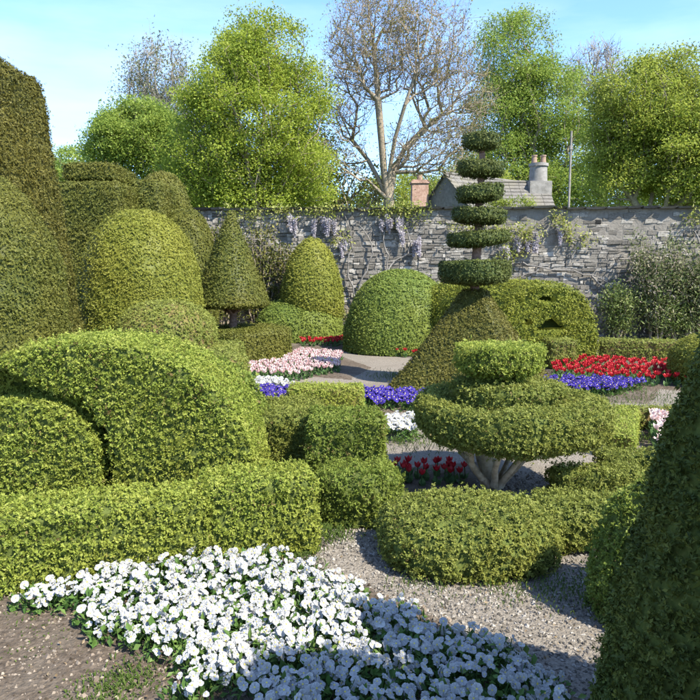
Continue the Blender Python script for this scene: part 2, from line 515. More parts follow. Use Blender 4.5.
def tree(name, label, base, fork_z, blobs, npts, leafmat_, per, spread, L, W, bark=BARK, tip=.012, base_r=.3, leafy=1.0, group='trees beyond the garden wall', seedpath=None, alpha=.55, twigs=0, twl=.7, flat=.6, shell=.25, tsd=.2, up=.35, wiggle=True):
    root = empty(name, (base[0], base[1], 0))
    tag(root, label, 'tree', group)
    o = np.array([base[0], base[1], 0.0])
    bl = [(b[0] - o[0], b[1] - o[1], *b[2:]) for b in blobs]
    tg = in_blobs(bl, npts, shell)
    g = fbm(tg * .55 + rng.random() * 40, 2)
    if leafy >= 1: tg = tg[g > -.13]
    sp = None
    if seedpath: sp = [(s[0], [np.array(q) - o for q in s[1]]) for s in seedpath]
    N, par = grow((0, 0, -.1), fork_z, tg, up, sp, alpha)
    r, kids = radii(N, par, tip, 2.2, base_r)
    S = Soup()
    e = np.arange(1, len(N))
    big = r[e] > .05
    rb = np.minimum(r[e], r[par[e]])
    tubes(S, N[par[e][big]], N[e[big]], (r[par[e]][big] * .35 + rb[big] * .65), rb[big], 8)
    sm = ~big
    tubes(S, N[par[e][sm]], N[e[sm]], (r[par[e]][sm] * .3 + rb[sm] * .7), rb[sm], 4)
    # root flare
    tubes(S, [(0, 0, -.2)], [(0, 0, .9)], [base_r * 1.5], [base_r * 1.0], 10)
    tips = N[(kids == 0)]
    mids = N[(r < .05)]
    if twigs:
        src = np.concatenate([np.repeat(mids, twigs, 0)])
        dirv = nrm(rng.normal(0, 1, src.shape) + np.array([0, 0, .45]) + nrm(src - np.array([0, 0, fork_z])) * .6)
        ln = twl * rng.uniform(.4, 1.2, len(src))[:, None]
        midp = src + dirv * ln * .5 + rng.normal(0, .06, src.shape); endp = src + dirv * ln + rng.normal(0, .12, src.shape)
        tubes(S, src, midp, np.full(len(src), tip * .8), np.full(len(src), tip * .6), 3)
        tubes(S, midp, endp, np.full(len(src), tip * .6), np.full(len(src), tip * .3), 3)
        tips = np.concatenate([tips, endp]) if leafy < 1 else tips
    link('trunk', S.mesh('trunk', [bark]), root)
    Pl = np.concatenate([tips, mids[rng.random(len(mids)) < .5]]) if leafy >= 1 else tips[rng.random(len(tips)) < leafy]
    if per and len(Pl):
        S2 = Soup(); leaf_cloud(S2, Pl, per, spread, L, W, 0, flat, tsd=tsd, one=True)
        link('crown', S2.mesh('crown', [leafmat_]), root)
    return root

# ================================================================== THE SETTING
def sheet(name, pts, z, mat, sub=0):
    bm = bmesh.new()
    f = bm.faces.new([bm.verts.new((p[0], p[1], z)) for p in pts])
    if f.normal.z < 0 or True:
        bmesh.ops.recalc_face_normals(bm, faces=bm.faces)
    bmesh.ops.triangulate(bm, faces=bm.faces)
    me = bpy.data.meshes.new(name); bm.to_mesh(me); bm.free(); me.materials.append(mat)
    for p in me.polygons:
        if p.normal.z < 0: p.flip()
    o = link(name, me); o['kind'] = 'structure'
    return o
GRASSM = roughmat('meadow', [(.03, .05, .012), (.055, .085, .018), (.09, .12, .03)], 3, rough=1, spec=.05)
GRAVEL = roughmat('gravel_fine', [(.08, .069, .053), (.17, .147, .117), (.24, .212, .172), (.32, .288, .24)], 55, detail=8, rough=.95, bump=1.0, bscale=90, second=(.175, .152, .12), sscale=1.4)
SOIL = roughmat('soil', [(.035, .026, .018), (.085, .066, .047), (.15, .12, .09)], 26, detail=9, rough=1, bump=1.0, bscale=45, second=(.12, .10, .075), sscale=1.6)
sheet('ground', [(-900, -300), (900, -300), (900, 900), (-900, 900)], 0.0, GRASSM)
sheet('gravel_path', [(-14, -4), (14, -4), (14, 20), (-14, 24)], 0.004, GRAVEL)

def bed(name, pts, mat=SOIL, h=.03, z0=.004):
    """bed of soil: gently mounded, uneven sheet over the gravel"""
    P = np.array([(p[0], p[1]) for p in pts])
    c = P.mean(0)
    x0, y0 = P.min(0); x1, y1 = P.max(0)
    st = max(.035, max(x1 - x0, y1 - y0) / 60)
    xs = np.arange(x0 - st, x1 + st, st); ys = np.arange(y0 - st, y1 + st, st)
    X, Y = np.meshgrid(xs, ys)
    Q = np.stack([X.ravel(), Y.ravel()], 1)
    ins = np.zeros(len(Q), bool); dist = np.full(len(Q), 1e9)
    for a, b in zip(P, np.roll(P, -1, 0)):
        cnd = (a[1] > Q[:, 1]) != (b[1] > Q[:, 1])
        with np.errstate(divide='ignore', invalid='ignore'):
            xi = (b[0] - a[0]) * (Q[:, 1] - a[1]) / (b[1] - a[1]) + a[0]
        ins ^= cnd & (Q[:, 0] < xi)
        ab = b - a; t = np.clip(((Q - a) @ ab) / (ab @ ab), 0, 1)
        dist = np.minimum(dist, np.linalg.norm(Q - a - t[:, None] * ab, axis=1))
    sd = np.where(ins, dist, -dist) + .06 * fbm(np.c_[Q * 5, np.zeros(len(Q))], 2)
    z = z0 + np.clip(sd / .12, -1, 1) * h + .02 * fbm(np.c_[Q * 9, np.zeros(len(Q))], 3)
    nx = len(xs); ny = len(ys)
    i, j = np.meshgrid(np.arange(nx - 1), np.arange(ny - 1)); a = (j * nx + i).ravel()
    T = np.concatenate([np.stack([a, a + 1, a + nx + 1], 1), np.stack([a, a + nx + 1, a + nx], 1)])
    keep = (sd[T] > -.10).all(1)
    me = mesh_np(name, np.c_[Q, z], T[keep], [mat], smooth=np.ones(keep.sum(), bool))
    o = link(name, me); o['kind'] = 'structure'
    return o

# ---- far hill with woodland on it
hs = Soup()
n = 70
gx = np.linspace(-420, 60, n); gy = np.linspace(260, 520, 40)
X, Y = np.meshgrid(gx, gy)
Z = 62 * np.exp(-((X + 175) / 110) ** 2 - ((Y - 400) / 90) ** 2) + 14 * np.exp(-((X - 100) / 300) ** 2 - ((Y - 420) / 80) ** 2) - 2
Q = np.stack([X.ravel(), Y.ravel(), Z.ravel()], 1)
Q[:, 2] += 5 * fbm(Q * .06, 3)
i, j = np.meshgrid(np.arange(n - 1), np.arange(39)); a = (j * n + i).ravel()
hs.add(Q, np.concatenate([np.stack([a, a + 1, a + n + 1], 1), np.stack([a, a + n + 1, a + n], 1)]), 0, .5, True)
HILLM = roughmat('wooded_hill', [(.05, .085, .035), (.08, .125, .045), (.115, .16, .06)], .12, rough=1, spec=.02)
link('hill', hs.mesh('hill', [HILLM]))['kind'] = 'structure'

# ================================================================== GARDEN WALL
WA = Vector((at(240, 215, 17.6).x, 17.6, 0)); WB = Vector((at(700, 205, 17.1).x, 17.1, 0))
wd = (WB - WA).normalized(); wn = Vector((wd.y, -wd.x, 0))    # wn faces the garden
WL0, WL1 = -11.0, (WB - WA).length + 5.0
WH = 3.22
wall = empty('garden_wall', WA, math.atan2(wd.y, wd.x))
tag(wall, 'long grey rubble stone garden wall with slate coping behind the topiary', 'wall')
MORTAR = roughmat('lime_mortar', [(.11, .10, .084), (.172, .157, .132), (.235, .216, .183)], 5, detail=9, bump=.8, bscale=22, second=(.14, .13, .113), sscale=1.1)
STONE = roughmat('rubble_stone', [(.105, .096, .08), (.168, .153, .128), (.245, .225, .19), (.37, .345, .30)], 6, detail=8, bump=.7, bscale=30, use_rnd=.42, second=(.14, .13, .113), sscale=2.5)
SLATE = roughmat('coping_slate', [(.07, .07, .07), (.14, .14, .135), (.24, .23, .21)], 7, detail=8, bump=.6, bscale=25, use_rnd=.3)
def wx(px, py):
    """photo pixel -> (s along wall, z)"""
    r = ray(px, py); o = Vector((0, 0, CAM_H))
    t = (WA - o).dot(wn) / r.dot(wn); p = o + r * t
    return (p - WA).dot(wd), p.z
# body
S = Soup()
ns, nz_ = 240, 44
ss = np.linspace(WL0, WL1, ns); zz = np.linspace(-.1, WH, nz_)
A_, B_ = np.meshgrid(ss, zz); q = np.stack([A_.ravel(), np.zeros(A_.size), B_.ravel()], 1)
s_mid = wx(520, 210)[0]
bulg = .05 * fbm(q * 1.2, 4) + .025 * fbm(q * 6, 2)
q[:, 1] = -(bulg)
i, j = np.meshgrid(np.arange(ns - 1), np.arange(nz_ - 1)); a = (j * ns + i).ravel()
S.add(q, np.concatenate([np.stack([a, a + 1, a + ns + 1], 1), np.stack([a, a + ns + 1, a + ns], 1)]), 0, .5, True)
# back, ends, top
for (x0, x1, y0, y1, z0, z1) in ((WL0, WL1, .12, .6, -.1, WH - .01),):
    bv = [(x0, y0, z0), (x1, y0, z0), (x1, y1, z0), (x0, y1, z0), (x0, y0, z1), (x1, y0, z1), (x1, y1, z1), (x0, y1, z1)]
    S.add(bv, [(0, 1, 5), (0, 5, 4), (1, 2, 6), (1, 6, 5), (2, 3, 7), (2, 7, 6), (3, 0, 4), (3, 4, 7), (4, 5, 6), (4, 6, 7)], 0)
link('wall_core', S.mesh('wall_core', [MORTAR]), wall)
def block_variants(nv, jit, bev=.16):
    out_ = []
    for k in range(nv):
        # block with a chamfered, uneven face (towards -y)
        f = [(-1, -1), (1, -1), (1, 1), (-1, 1)]
        a = [(x * .82, -1, z * .74) for x, z in f]; b = [(x, -.62, z) for x, z in f]; c = [(x * .97, 1, z * .95) for x, z in f]
        m = [(x, -.86, z) for x, z in ((0, -1.0), (0, 1.0))]
        p = np.array(a + b + c, float)
        p = p + rng.normal(0, jit * 1.5, p.shape)
        T = []
        for r_ in (0, 4):
            for q_ in range(4):
                u, w_ = r_ + q_, r_ + (q_ + 1) % 4
                T += [(u, u + 4, w_ + 4), (u, w_ + 4, w_)]
        T += [(0, 1, 2), (0, 2, 3)] if k % 2 else [(0, 1, 3), (1, 2, 3)]
        T += [(8, 10, 9), (8, 11, 10)]
        out_.append((p * .5, np.array(T)))
    return out_
SV_ = block_variants(8, .085)
stone_mesh = [mesh_np('stone', v, t, [STONE], smooth=np.zeros(len(t), bool)) for v, t in SV_]
cand = []
s0 = WL0
while s0 < WL1:
    pw = random.uniform(.55, 1.3); z = random.uniform(-.04, .03)
    while z < WH - .08:
        hh = random.choice((random.uniform(.04, .075), random.uniform(.06, .11), random.uniform(.09, .15)))
        s = s0
        while s < s0 + pw - .03:
            w = min(random.uniform(.08, .38), s0 + pw - s + random.uniform(0, .08))
            up_ = z + hh / 2 > WH - .85 + .25 * math.sin(s * .7) and s > s_mid - 1.5
            d = .04 if up_ else random.uniform(.03, .11)
            if z + hh < WH and random.random() > (.55 if up_ else .06):
                cand.append((s + w / 2, z + hh / 2 + random.uniform(-.012, .012), w * random.uniform(.86, .97), hh * random.uniform(.78, .95), d, random.randrange(8), random.gauss(0, .05)))
            s += w
        z += hh
    s0 += pw
vis0, vis1 = wx(345, 240)[0], wx(700, 240)[0]
def score(c):
    inv = vis0 < c[0] < vis1 and c[1] > .9
    return (1 if inv else 0, c[2] * c[3])
cand.sort(key=score, reverse=True)
def wall_off(s, zc): return -.05 * float(fbm(np.array([[s, 0, zc]]) * 1.2, 4)[0])
for c in cand[:300]:
    o = link('stone', stone_mesh[c[5]], wall)
    o.location = (c[0], wall_off(c[0], c[1]) + .005, c[1]); o.scale = (c[2] * 1.0, c[4] * .95, c[3] * 1.03); o.rotation_euler = (0, c[6], 0)
S = Soup()
for c in cand[300:]:
    v, t = SV_[c[5]]
    cr = math.cos(c[6]); sr = math.sin(c[6])
    p = v * np.array([c[2] * 1.0, c[4] * .95, c[3] * 1.03])
    p = np.stack([p[:, 0] * cr + p[:, 2] * sr, p[:, 1], -p[:, 0] * sr + p[:, 2] * cr], 1)
    S.add(p + np.array([c[0], wall_off(c[0], c[1]) + .005, c[1]]), t, 0, random.random())
tag(link('stonework', S.mesh('stonework', [STONE]), wall), kind='stuff')
s = WL0
while s < WL1:
    w = random.uniform(.28, .62)
    o = link('coping_stone', bpy.data.meshes.get('coping_stone') or mesh_np('coping_stone', SV_[0][0], SV_[0][1], [SLATE]), wall)
    o.location = (s + w / 2, .24, WH + random.uniform(.0, .03)); o.scale = (w * .99, .82, random.uniform(.045, .08)); o.rotation_euler = (random.uniform(-.04, .03), random.uniform(-.025, .025), 0)
    s += w
# putlog hole: solid block in the wall face, the shade inside painted near-black
sh, zh = wx(598, 222)
hm = roughmat('painted_hole_shade', [(.01, .01, .01), (.02, .02, .018)], 5)
V, T = star(lambda p: sd_box(p, (0, 0, 0), (.08, .03, .055), .02), (0, 0, 0), (1, 1, 1), 3)
link('hole_shade_block', mesh_np('hole_shade_block', V, T, [hm]), wall, (sh, .0, zh))

def wallpt(px, py, out_=.0):
    s, z = wx(px, py)
    p = WA + wd * s + wn * out_
    return np.array([p.x, p.y, z])

# ================================================================== COTTAGE BEHIND THE WALL
ROOFM = roughmat('roof_slate', [(.085, .08, .073), (.145, .138, .126), (.21, .20, .182)], 9, detail=8, bump=.6, bscale=18, second=(.16, .15, .12), sscale=.8)
RENDER = roughmat('grey_harling', [(.15, .145, .135), (.23, .225, .215), (.31, .30, .285)], 4, detail=8, bump=.5, bscale=25)
BRICKP = roughmat('pink_chimney', [(.22, .13, .10), (.36, .24, .19), (.46, .34, .28)], 6, detail=8, bump=.5, bscale=20)
POT = roughmat('clay_pot', [(.22, .15, .11), (.34, .25, .19)], 8)
HY = 38.0
def boxpart(name, x0, x1, y0, y1, z0, z1, mat, parent, bev=.02):
    bm = bmesh.new(); bmesh.ops.create_cube(bm, size=1)
    for v in bm.verts: v.co = ((x0 + x1) / 2 + v.co.x * (x1 - x0), (y0 + y1) / 2 + v.co.y * (y1 - y0), (z0 + z1) / 2 + v.co.z * (z1 - z0))
    bmesh.ops.bevel(bm, geom=bm.edges[:], offset=bev, segments=2, affect='EDGES')
    me = bpy.data.meshes.new(name); bm.to_mesh(me); bm.free(); me.materials.append(mat)
    return link(name, me, parent)
def gable_house(parent, L0, W0, he, hr, pos, rz):
    """ridge along local +x from 0 to L0; gables at both ends"""
    S = Soup(); w = W0 / 2
    v = [(0, -w, 0), (0, w, 0), (L0, w, 0), (L0, -w, 0), (0, -w, he), (0, w, he), (L0, w, he), (L0, -w, he), (0, 0, hr), (L0, 0, hr)]
    S.add(v, [(0, 4, 1), (1, 4, 5), (4, 8, 5), (3, 2, 7), (2, 6, 7), (7, 6, 9), (0, 3, 7), (0, 7, 4), (1, 5, 6), (1, 6, 2)], 0)
    o = link('wall', S.mesh('wall', [RENDER]), parent, pos, rz)
    sl = math.hypot(w, hr - he); ov = .3; pieces = []
    for sgn in (-1, 1):
        S = Soup()
        rows = 14; cols = max(6, int(L0 / .5))
        dz = (he - hr) / sl; dy = w / sl * sgn
        for i in range(rows):
            t0 = (sl + ov) * i / rows; t1 = (sl + ov) * (i + 1.12) / rows
            for j in range(cols):
                x0 = -.15 + (L0 + .3) * j / cols; x1 = -.15 + (L0 + .3) * (j + .97) / cols
                lift = .05 + random.uniform(0, .02)
                a = np.array([[x0, dy * t0, hr + dz * t0 + .02], [x1, dy * t0, hr + dz * t0 + .02], [x1, dy * t1, hr + dz * t1 + lift + .03], [x0, dy * t1, hr + dz * t1 + lift + .03]])
                b = a - np.array([0, 0, .05])
                S.add(np.concatenate([a, b]), [(0, 1, 2), (0, 2, 3), (3, 2, 6), (3, 6, 7), (0, 3, 7), (0, 7, 4), (1, 5, 6), (1, 6, 2)], 0, random.random())
        pieces.append(link('roof', S.mesh('roof', [ROOFM]), parent, pos, rz))
    S = Soup(); tubes(S, [(-.15, 0, hr + .04)], [(L0 + .15, 0, hr + .04)], [.09], [.09], 8)
    link('ridge_tile', S.mesh('ridge_tile', [ROOFM]), pieces[0])
    return o, pieces
h1 = empty('stone_cottage', (0, HY, 0)); tag(h1, 'grey stone cottage with slate roofs rising behind the garden wall', 'cottage')
apex = at(446, 174, HY)
gable_house(h1, 6.0, 6.2, apex.z - 3.2, apex.z, (apex.x, 0, 0), math.radians(38))
ap2 = at(489, 180, HY + 1.0)
ap3 = at(534, 184, HY + 1.5)
gable_house(h1, (ap3.x - ap2.x) + 1.0, 5.0, ap3.z - 2.6, ap3.z + .05, (ap2.x - .4, 1.2, 0), math.radians(3))
def chimney(parent, x, y, z0, z1, w, mat, pots, round_=False):
    if round_:
        S = Soup(); tubes(S, [(x, y, z0 + (z1 - z0) * .35)], [(x, y, z1)], [w * .5], [w * .47], 18)
        S.add([(x + w * .47 * math.cos(t), y + w * .47 * math.sin(t), z1) for t in np.linspace(0, 2 * math.pi, 18, endpoint=False)], [(0, k, k + 1) for k in range(1, 17)], 0)
        c = link('chimney', S.mesh('chimney', [mat]), parent)
        boxpart('chimney_base', x - w * .62, x + w * .62, y - w * .62, y + w * .62, z0 - 2, z0 + (z1 - z0) * .4, mat, c)
        S = Soup(); tubes(S, [(x, y, z1 - .18)], [(x, y, z1 - .02)], [w * .54], [w * .54], 18); link('cornice', S.mesh('cornice', [mat]), c)
    else:
        c = boxpart('chimney', x - w / 2, x + w / 2, y - w * .4, y + w * .4, z0 - 2, z1, mat, parent)
        boxpart('cornice', x - w * .56, x + w * .56, y - w * .46, y + w * .46, z1 - .22, z1 - .08, mat, c)
    for k in range(pots):
        S = Soup(); xx = x + (k - (pots - 1) / 2) * w * .5
        tubes(S, [(xx, y, z1 - .02), (xx, y, z1 + .38)], [(xx, y, z1 + .38), (xx, y, z1 + .45)], [.17, .17], [.14, .17], 12)
        link('chimney_pot', S.mesh('chimney_pot', [POT]), c)
    return c
c0, c1 = at(527, 170, HY + 1.5), at(548, 170, HY + 1.5)
chimney(h1, (c0.x + c1.x) / 2, 1.3, at(537, 195, HY + 1.5).z, at(537, 164, HY + 1.5).z, (c1.x - c0.x) * .85, RENDER, 2, True)
c0, c1 = at(413, 180, HY), at(430, 180, HY)
boxpart('lean_to', c0.x - .8, c1.x + 2.2, .4, 4.0, 0, at(420, 212, HY).z, RENDER, h1)
chimney(h1, (c0.x + c1.x) / 2, 1.0, at(420, 208, HY).z, at(420, 178, HY).z, (c1.x - c0.x), BRICKP, 1)

# telegraph pole
pb = at(571, 300, 27.0); pt = at(571.5, 131, 27.0)
S = Soup(); tubes(S, [(0, 0, -.1)], [(0, 0, pt.z)], [.05], [.04], 10); S.add([(.04 * math.cos(t), .04 * math.sin(t), pt.z) for t in np.linspace(0, 2 * math.pi, 10, endpoint=False)], [(0, k, k + 1) for k in range(1, 9)], 0)
po = empty('telegraph_pole', (pt.x, 27.0, 0)); tag(po, 'pale wooden telegraph pole standing behind the wall beside the cottage', 'pole')
POLEM = roughmat('pole_wood', [(.15, .135, .115), (.22, .20, .175), (.29, .27, .24)], 5, bump=.3)
link('shaft', S.mesh('shaft', [POLEM]), po)
zc = at(571, 147, 27).z
boxpart('insulator_cap', -.06, .06, -.06, .06, zc - .12, zc + .05, POLEM, po)

# ================================================================== TREES BEYOND
T1 = leafmat('leaf_beech_spring', [(0.141, 0.198, 0.033), (0.233, 0.301, 0.040), (0.325, 0.384, 0.055), (0.409, 0.448, 0.092)], 0.52, patch=(0.310, 0.372, 0.055), pscale=.35)
T2 = leafmat('leaf_sycamore', [(0.120, 0.179, 0.037), (0.190, 0.268, 0.048), (0.261, 0.339, 0.063), (0.338, 0.404, 0.092)], 0.5, patch=(0.254, 0.327, 0.063), pscale=.4)
T3 = leafmat('leaf_lime_spring', [(0.141, 0.193, 0.037), (0.233, 0.288, 0.046), (0.310, 0.359, 0.059), (0.395, 0.416, 0.092)], 0.52, patch=(0.310, 0.345, 0.063), pscale=.35)
T4 = leafmat('leaf_oak_bud', [(.12, .12, .03), (.19, .18, .045), (.25, .23, .06), (.28, .27, .08)], .4)
T5 = leafmat('leaf_far_grey', [(.13, .15, .07), (.20, .21, .10), (.24, .25, .13)], .35)
BARKG = roughmat('bark_grey', [(.14, .125, .105), (.25, .23, .195), (.36, .33, .285)], 5, bump=.3)
def B(px, py, Y, wx_, wz_, dy=None):
    """crown ellipsoid seen at a pixel with half-width and half-height in pixels"""
    p = at(px, py, Y); s = Y / F
    return (p.x, Y, p.z, wx_ * s, (dy if dy is not None else wx_ * s), wz_ * s)
Y = 30
b1 = at(247, 300, Y)
tree('beech_tree', 'tall bright green broad tree in fresh spring leaf behind the garden wall', (b1.x, Y), 2.2,
     [B(250, 125, Y, 70, 90), B(262, 50, Y, 44, 36), B(215, 85, Y, 36, 44), B(295, 95, Y, 38, 42), B(212, 168, Y, 50, 50), B(290, 172, Y, 46, 45), B(200, 195, Y, 40, 26), B(250, 195, Y, 60, 26)],
     2600, T1, 80, .27, .095, .078, base_r=.28, shell=.15, flat=.75)
Y = 36
b1 = at(140, 300, Y)
tree('sycamore_tree', 'smaller round mid green tree beside the tall bright green one', (b1.x, Y), 3.0,
     [B(138, 138, Y, 40, 36), B(112, 150, Y, 26, 28), B(160, 150, Y, 30, 36)], 1000, T2, 80, .32, .115, .09, base_r=.25, shell=.2)
Y = 55
b1 = at(160, 300, Y)
tree('far_bare_tree', 'distant grey bare tree above the round mid green tree', (b1.x, Y), 8.0,
     [B(160, 78, Y, 32, 32), B(140, 98, Y, 22, 20), B(178, 105, Y, 22, 25), B(160, 120, Y, 30, 25)], 420, T5, 4, .30, .20, .12, bark=BARKG, base_r=.4, leafy=.9, twigs=4, twl=1.3, tip=.022, shell=.2)
Y = 33
tb = at(388, 300, Y)
def q3(px, py, dy): 
    p = at(px, py, Y + dy); return (p.x, p.y, p.z)
sp = [(None, [q3(384, 172, -.1), q3(382, 145, -.2), q3(378, 100, -.5), q3(374, 50, -.3), q3(368, 5, 0)]),
      (None, [q3(393, 172, .2), q3(405, 148, .5), q3(425, 128, .6), q3(452, 105, .8), q3(478, 88, 1.0)]),
      (None, [q3(390, 168, -.2), q3(395, 138, -.5), q3(405, 105, -1), q3(420, 60, -1.2), q3(432, 15, -1.0)]),
      (None, [q3(378, 178, .1), q3(368, 160, .3), q3(352, 140, .6), q3(338, 110, 1.0)]),
      (None, [q3(368, 180, -.6), q3(345, 165, -1.2), q3(325, 150, -1.6)])]
tree('bare_oak_tree', 'large spreading tree with bare forked limbs and only a haze of buds', (tb.x, Y), 5.0,
     [B(375, 45, Y, 45, 55), B(425, 50, Y, 45, 50), B(455, 100, Y, 40, 45), B(350, 80, Y, 32, 50), B(335, 140, Y, 32, 40), B(430, 150, Y, 45, 30)],
     1500, T4, 3, .16, .10, .07, base_r=.27, leafy=.6, twigs=4, twl=.9, tip=.012, seedpath=sp, shell=.1, alpha=.35, tsd=.25)
Y = 52
b1 = at(520, 300, Y)
tree('tall_green_tree', 'tall mid green tree rising behind the slate roofed cottage', (b1.x, Y), 3.5,
     [B(515, 60, Y, 38, 50), B(545, 110, Y, 44, 50), B(505, 120, Y, 40, 46), B(570, 160, Y, 44, 42), B(500, 170, Y, 45, 36), B(545, 190, Y, 60, 28)],
     2500, T2, 66, .46, .145, .115, base_r=.34, shell=.2)
Y = 58
b1 = at(598, 300, Y)
tree('pale_bare_tree', 'small pale leafless tree between the two green trees on the skyline', (b1.x, Y), 8.5,
     [B(597, 72, Y, 30, 24), B(580, 92, Y, 20, 18), B(612, 95, Y, 22, 22)], 380, T5, 2, .2, .14, .09, bark=BARKG, base_r=.4, leafy=.15, twigs=4, twl=1.2, tip=.024, shell=.15)
Y = 32
b1 = at(650, 300, Y)
tree('lime_tree', 'spreading yellow green tree with open lower limbs over the wall', (b1.x, Y), 2.6,
     [B(640, 105, Y, 48, 45), B(675, 115, Y, 46, 48), B(618, 140, Y, 30, 34), B(660, 160, Y, 55, 34), B(700, 150, Y, 45, 50), B(670, 75, Y, 34, 22), B(620, 175, Y, 34, 30), B(690, 185, Y, 50, 24)],
     2300, T3, 72, .34, .105, .085, base_r=.26, shell=.2)
Y = 45
b1 = at(715, 300, Y)
tree('olive_green_tree', 'olive tinged tree half hidden behind the yellow green tree', (b1.x, Y), 5.0,
     [B(700, 80, Y, 36, 32), B(730, 110, Y, 50, 50), B(670, 110, Y, 30, 30)], 420, T4, 22, .35, .2, .14, base_r=.4, shell=.3)
# shrubs and low trees just beyond the wall
low = [(318, 175, 36, 34, 46, T3, 'low olive green tree under the bare limbs of the large tree'),
       (352, 190, 35, 30, 30, T4, 'low budding shrub tree at the foot of the bare forked tree'),
       (470, 190, 46, 46, 24, T3, 'low light green tree seen over the cottage roof ridge'),
       (80, 175, 46, 40, 26, T2, 'low dark green tree beyond the tall square yew'),
       (590, 195, 50, 60, 24, T2, 'low green tree filling the gap behind the telegraph pole'),
       (405, 196, 50, 50, 20, T3, 'low pale green tree behind the pink chimney'),
       (680, 190, 52, 60, 24, T3, 'low yellow green tree under the spreading tree by the wall'),
       (150, 190, 42, 60, 24, T2, 'low green tree behind the square clipped yew block')]
for (px, py, Y, w, h, m, lab) in low:
    b1 = at(px, 300, Y)
    tree('low_tree', lab, (b1.x, Y), 1.0, [B(px, py, Y, w, h), B(px - w * .4, py + h * .4, Y, w * .7, h * .6), B(px + w * .4, py + h * .3, Y, w * .7, h * .7)],
         300, m, 60 if m is not T4 else 8, .36, .15, .115, base_r=.16, shell=.3)

# ================================================================== TALL YEWS ON THE LEFT
def tapered(hx0, hy0, hx1, hy1, h, r=.12):
    def f(p):
        t = np.clip(p[:, 2] / h, 0, 1)
        hx = hx0 + (hx1 - hx0) * t; hy = hy0 + (hy1 - hy0) * t
        q = np.stack([np.abs(p[:, 0]) - hx + r, np.abs(p[:, 1]) - hy + r, np.abs(p[:, 2] - h / 2) - h / 2 + r], 1)
        return np.linalg.norm(np.maximum(q, 0), axis=1) + np.minimum(q.max(1), 0) - r
    return f
YP = 8.6
xr0 = at(86, 330, YP + 1.7).x; xr1 = at(44, 72, YP + 1.3).x; hP = at(30, 50, YP).z
cxP = -5.1
V, T = star(tapered(xr0 - cxP, 1.3, xr1 - cxP, .85, hP, .07), (0, 0, hP * .45), (1.5, 1.2, hP / 2), 6)
topiary('tall_yew', 'very tall square clipped dark yew with a slightly sloping flat top', 'topiary', V, T, YEWB, .06, (cxP, YP + .5, 0), amp=.08, leaf=.031, holes=.17, amp2=.03, freq=1.3, gap=.22, cover=2.2)
YQ = 6.7
rQ = at(58, 300, YQ).x - at(-30, 300, YQ).x; hQ = at(0, 166, YQ).z
V, T = star(lambda p: sd_sup(p, (0, 0, .9), (rQ, rQ, hQ - .9), 2.5), (0, 0, 1.2), (1, 1, 1.7), 6)
V2 = V.copy(); V2[:, 2] = np.where(V[:, 2] < .9, .9 - (.9 - V[:, 2]) * .9 / max(hQ - 1.8, .5), V[:, 2])
xy = np.linalg.norm(V2[:, :2], axis=1, keepdims=True)
topiary('round_yew', 'round topped dark yew column clipped in front of the tall square yew', 'topiary', V2, T, YEW, .05, (at(-30, 300, YQ).x, YQ, 0), holes=.17, amp2=.03, amp=.06, freq=1.6, gap=.22)

# far left group
Yb = 14.2
x0, x1 = at(76, 200, Yb).x, at(135, 200, Yb).x; h = at(100, 187, Yb).z
V, T = star(lambda p: sd_box(p, (0, 0, h / 2), ((x1 - x0) / 2, 1.0, h / 2), .07), (0, 0, h / 2), ((x1 - x0) / 2, 1, h / 2), 5)
V3, T3_ = star(lambda p: sd_box(p, (0, 0, 0), ((x1 - x0) / 2 * .85, .8, .17), .05), (0, 0, 0), ((x1 - x0) / 2, .8, .2), 4)
V3 = V3 + np.array([-.15, .25, h + .24])
topiary('block_yew', 'square clipped yew block with a thin slab step on top', 'topiary', np.concatenate([V, V3]), np.concatenate([T, T3_ + len(V)]), YEW, .07, ((x0 + x1) / 2, Yb, 0), amp=.02, cover=2.0)
x0, x1 = at(124, 200, 14.9).x, at(168, 200, 14.9).x; h = at(140, 182, 14.9).z
V, T = star(tapered((x1 - x0) * .75, .9, (x1 - x0) * .45, .8, h, .1), (0, 0, h / 2), (.6, .9, h / 2), 5)
topiary('stepped_yew', 'dark clipped yew flank between the square block and the grey dome', 'topiary', V, T, YEW, .07, ((x0 + x1) / 2, 15.2, 0), amp=.02)
dome('high grey green clipped dome behind the golden dome', fit(134, 197, 171, Yc=16.3), YEW, .07, e=2.2, zc=2.2, amp=.02)
dome('grey green rounded yew shoulder below the high dome', fit(158, 217, 208, Yc=15.2), YEW, .07, e=2.6, zc=1.2, amp=.02)
dome('large golden olive clipped dome between the tall yew and the cone', fit(84, 201, 209, Yc=11.6), GOLD, .05, e=2.35, zc=.9, n=6, holes=.22, amp2=.02, amp=.03, freq=1.8, gap=.3)

# stepped dome behind the front left arch
X, Y, r, h = fit(117, 218, 300, Yc=7.2)
V, T = star(lambda p: np.minimum(sd_sup(p, (-.02, 0, .98), (r * .98, r * .98, h - .98), 2.3), sd_box(p, (.10, 0, .43), (r * 1.16, r * 1.05, .47), .05)), (0, 0, .8), (1, 1, 1.2), 6)
topiary('stepped_dome', 'small olive clipped dome sitting on a square clipped base', 'topiary', V, T, BOXO, .04, (X, Y, 0), amp=.02, gap=.3)
X0, X1 = at(178, 380, 6.6).x, at(247, 380, 6.6).x; h = at(215, 356, 6.6).z
V, T = star(lambda p: sd_box(p, (0, 0, h / 2), ((X1 - X0) / 2, .35, h / 2 + .02), .13), (0, 0, h / 2), (.4, .35, h / 2), 5)
topiary('box_block', 'rounded olive box block below the small stepped dome', 'topiary', V, T, BOXO, .038, ((X0 + X1) / 2, 6.6, 0), amp=.02, gap=.3)

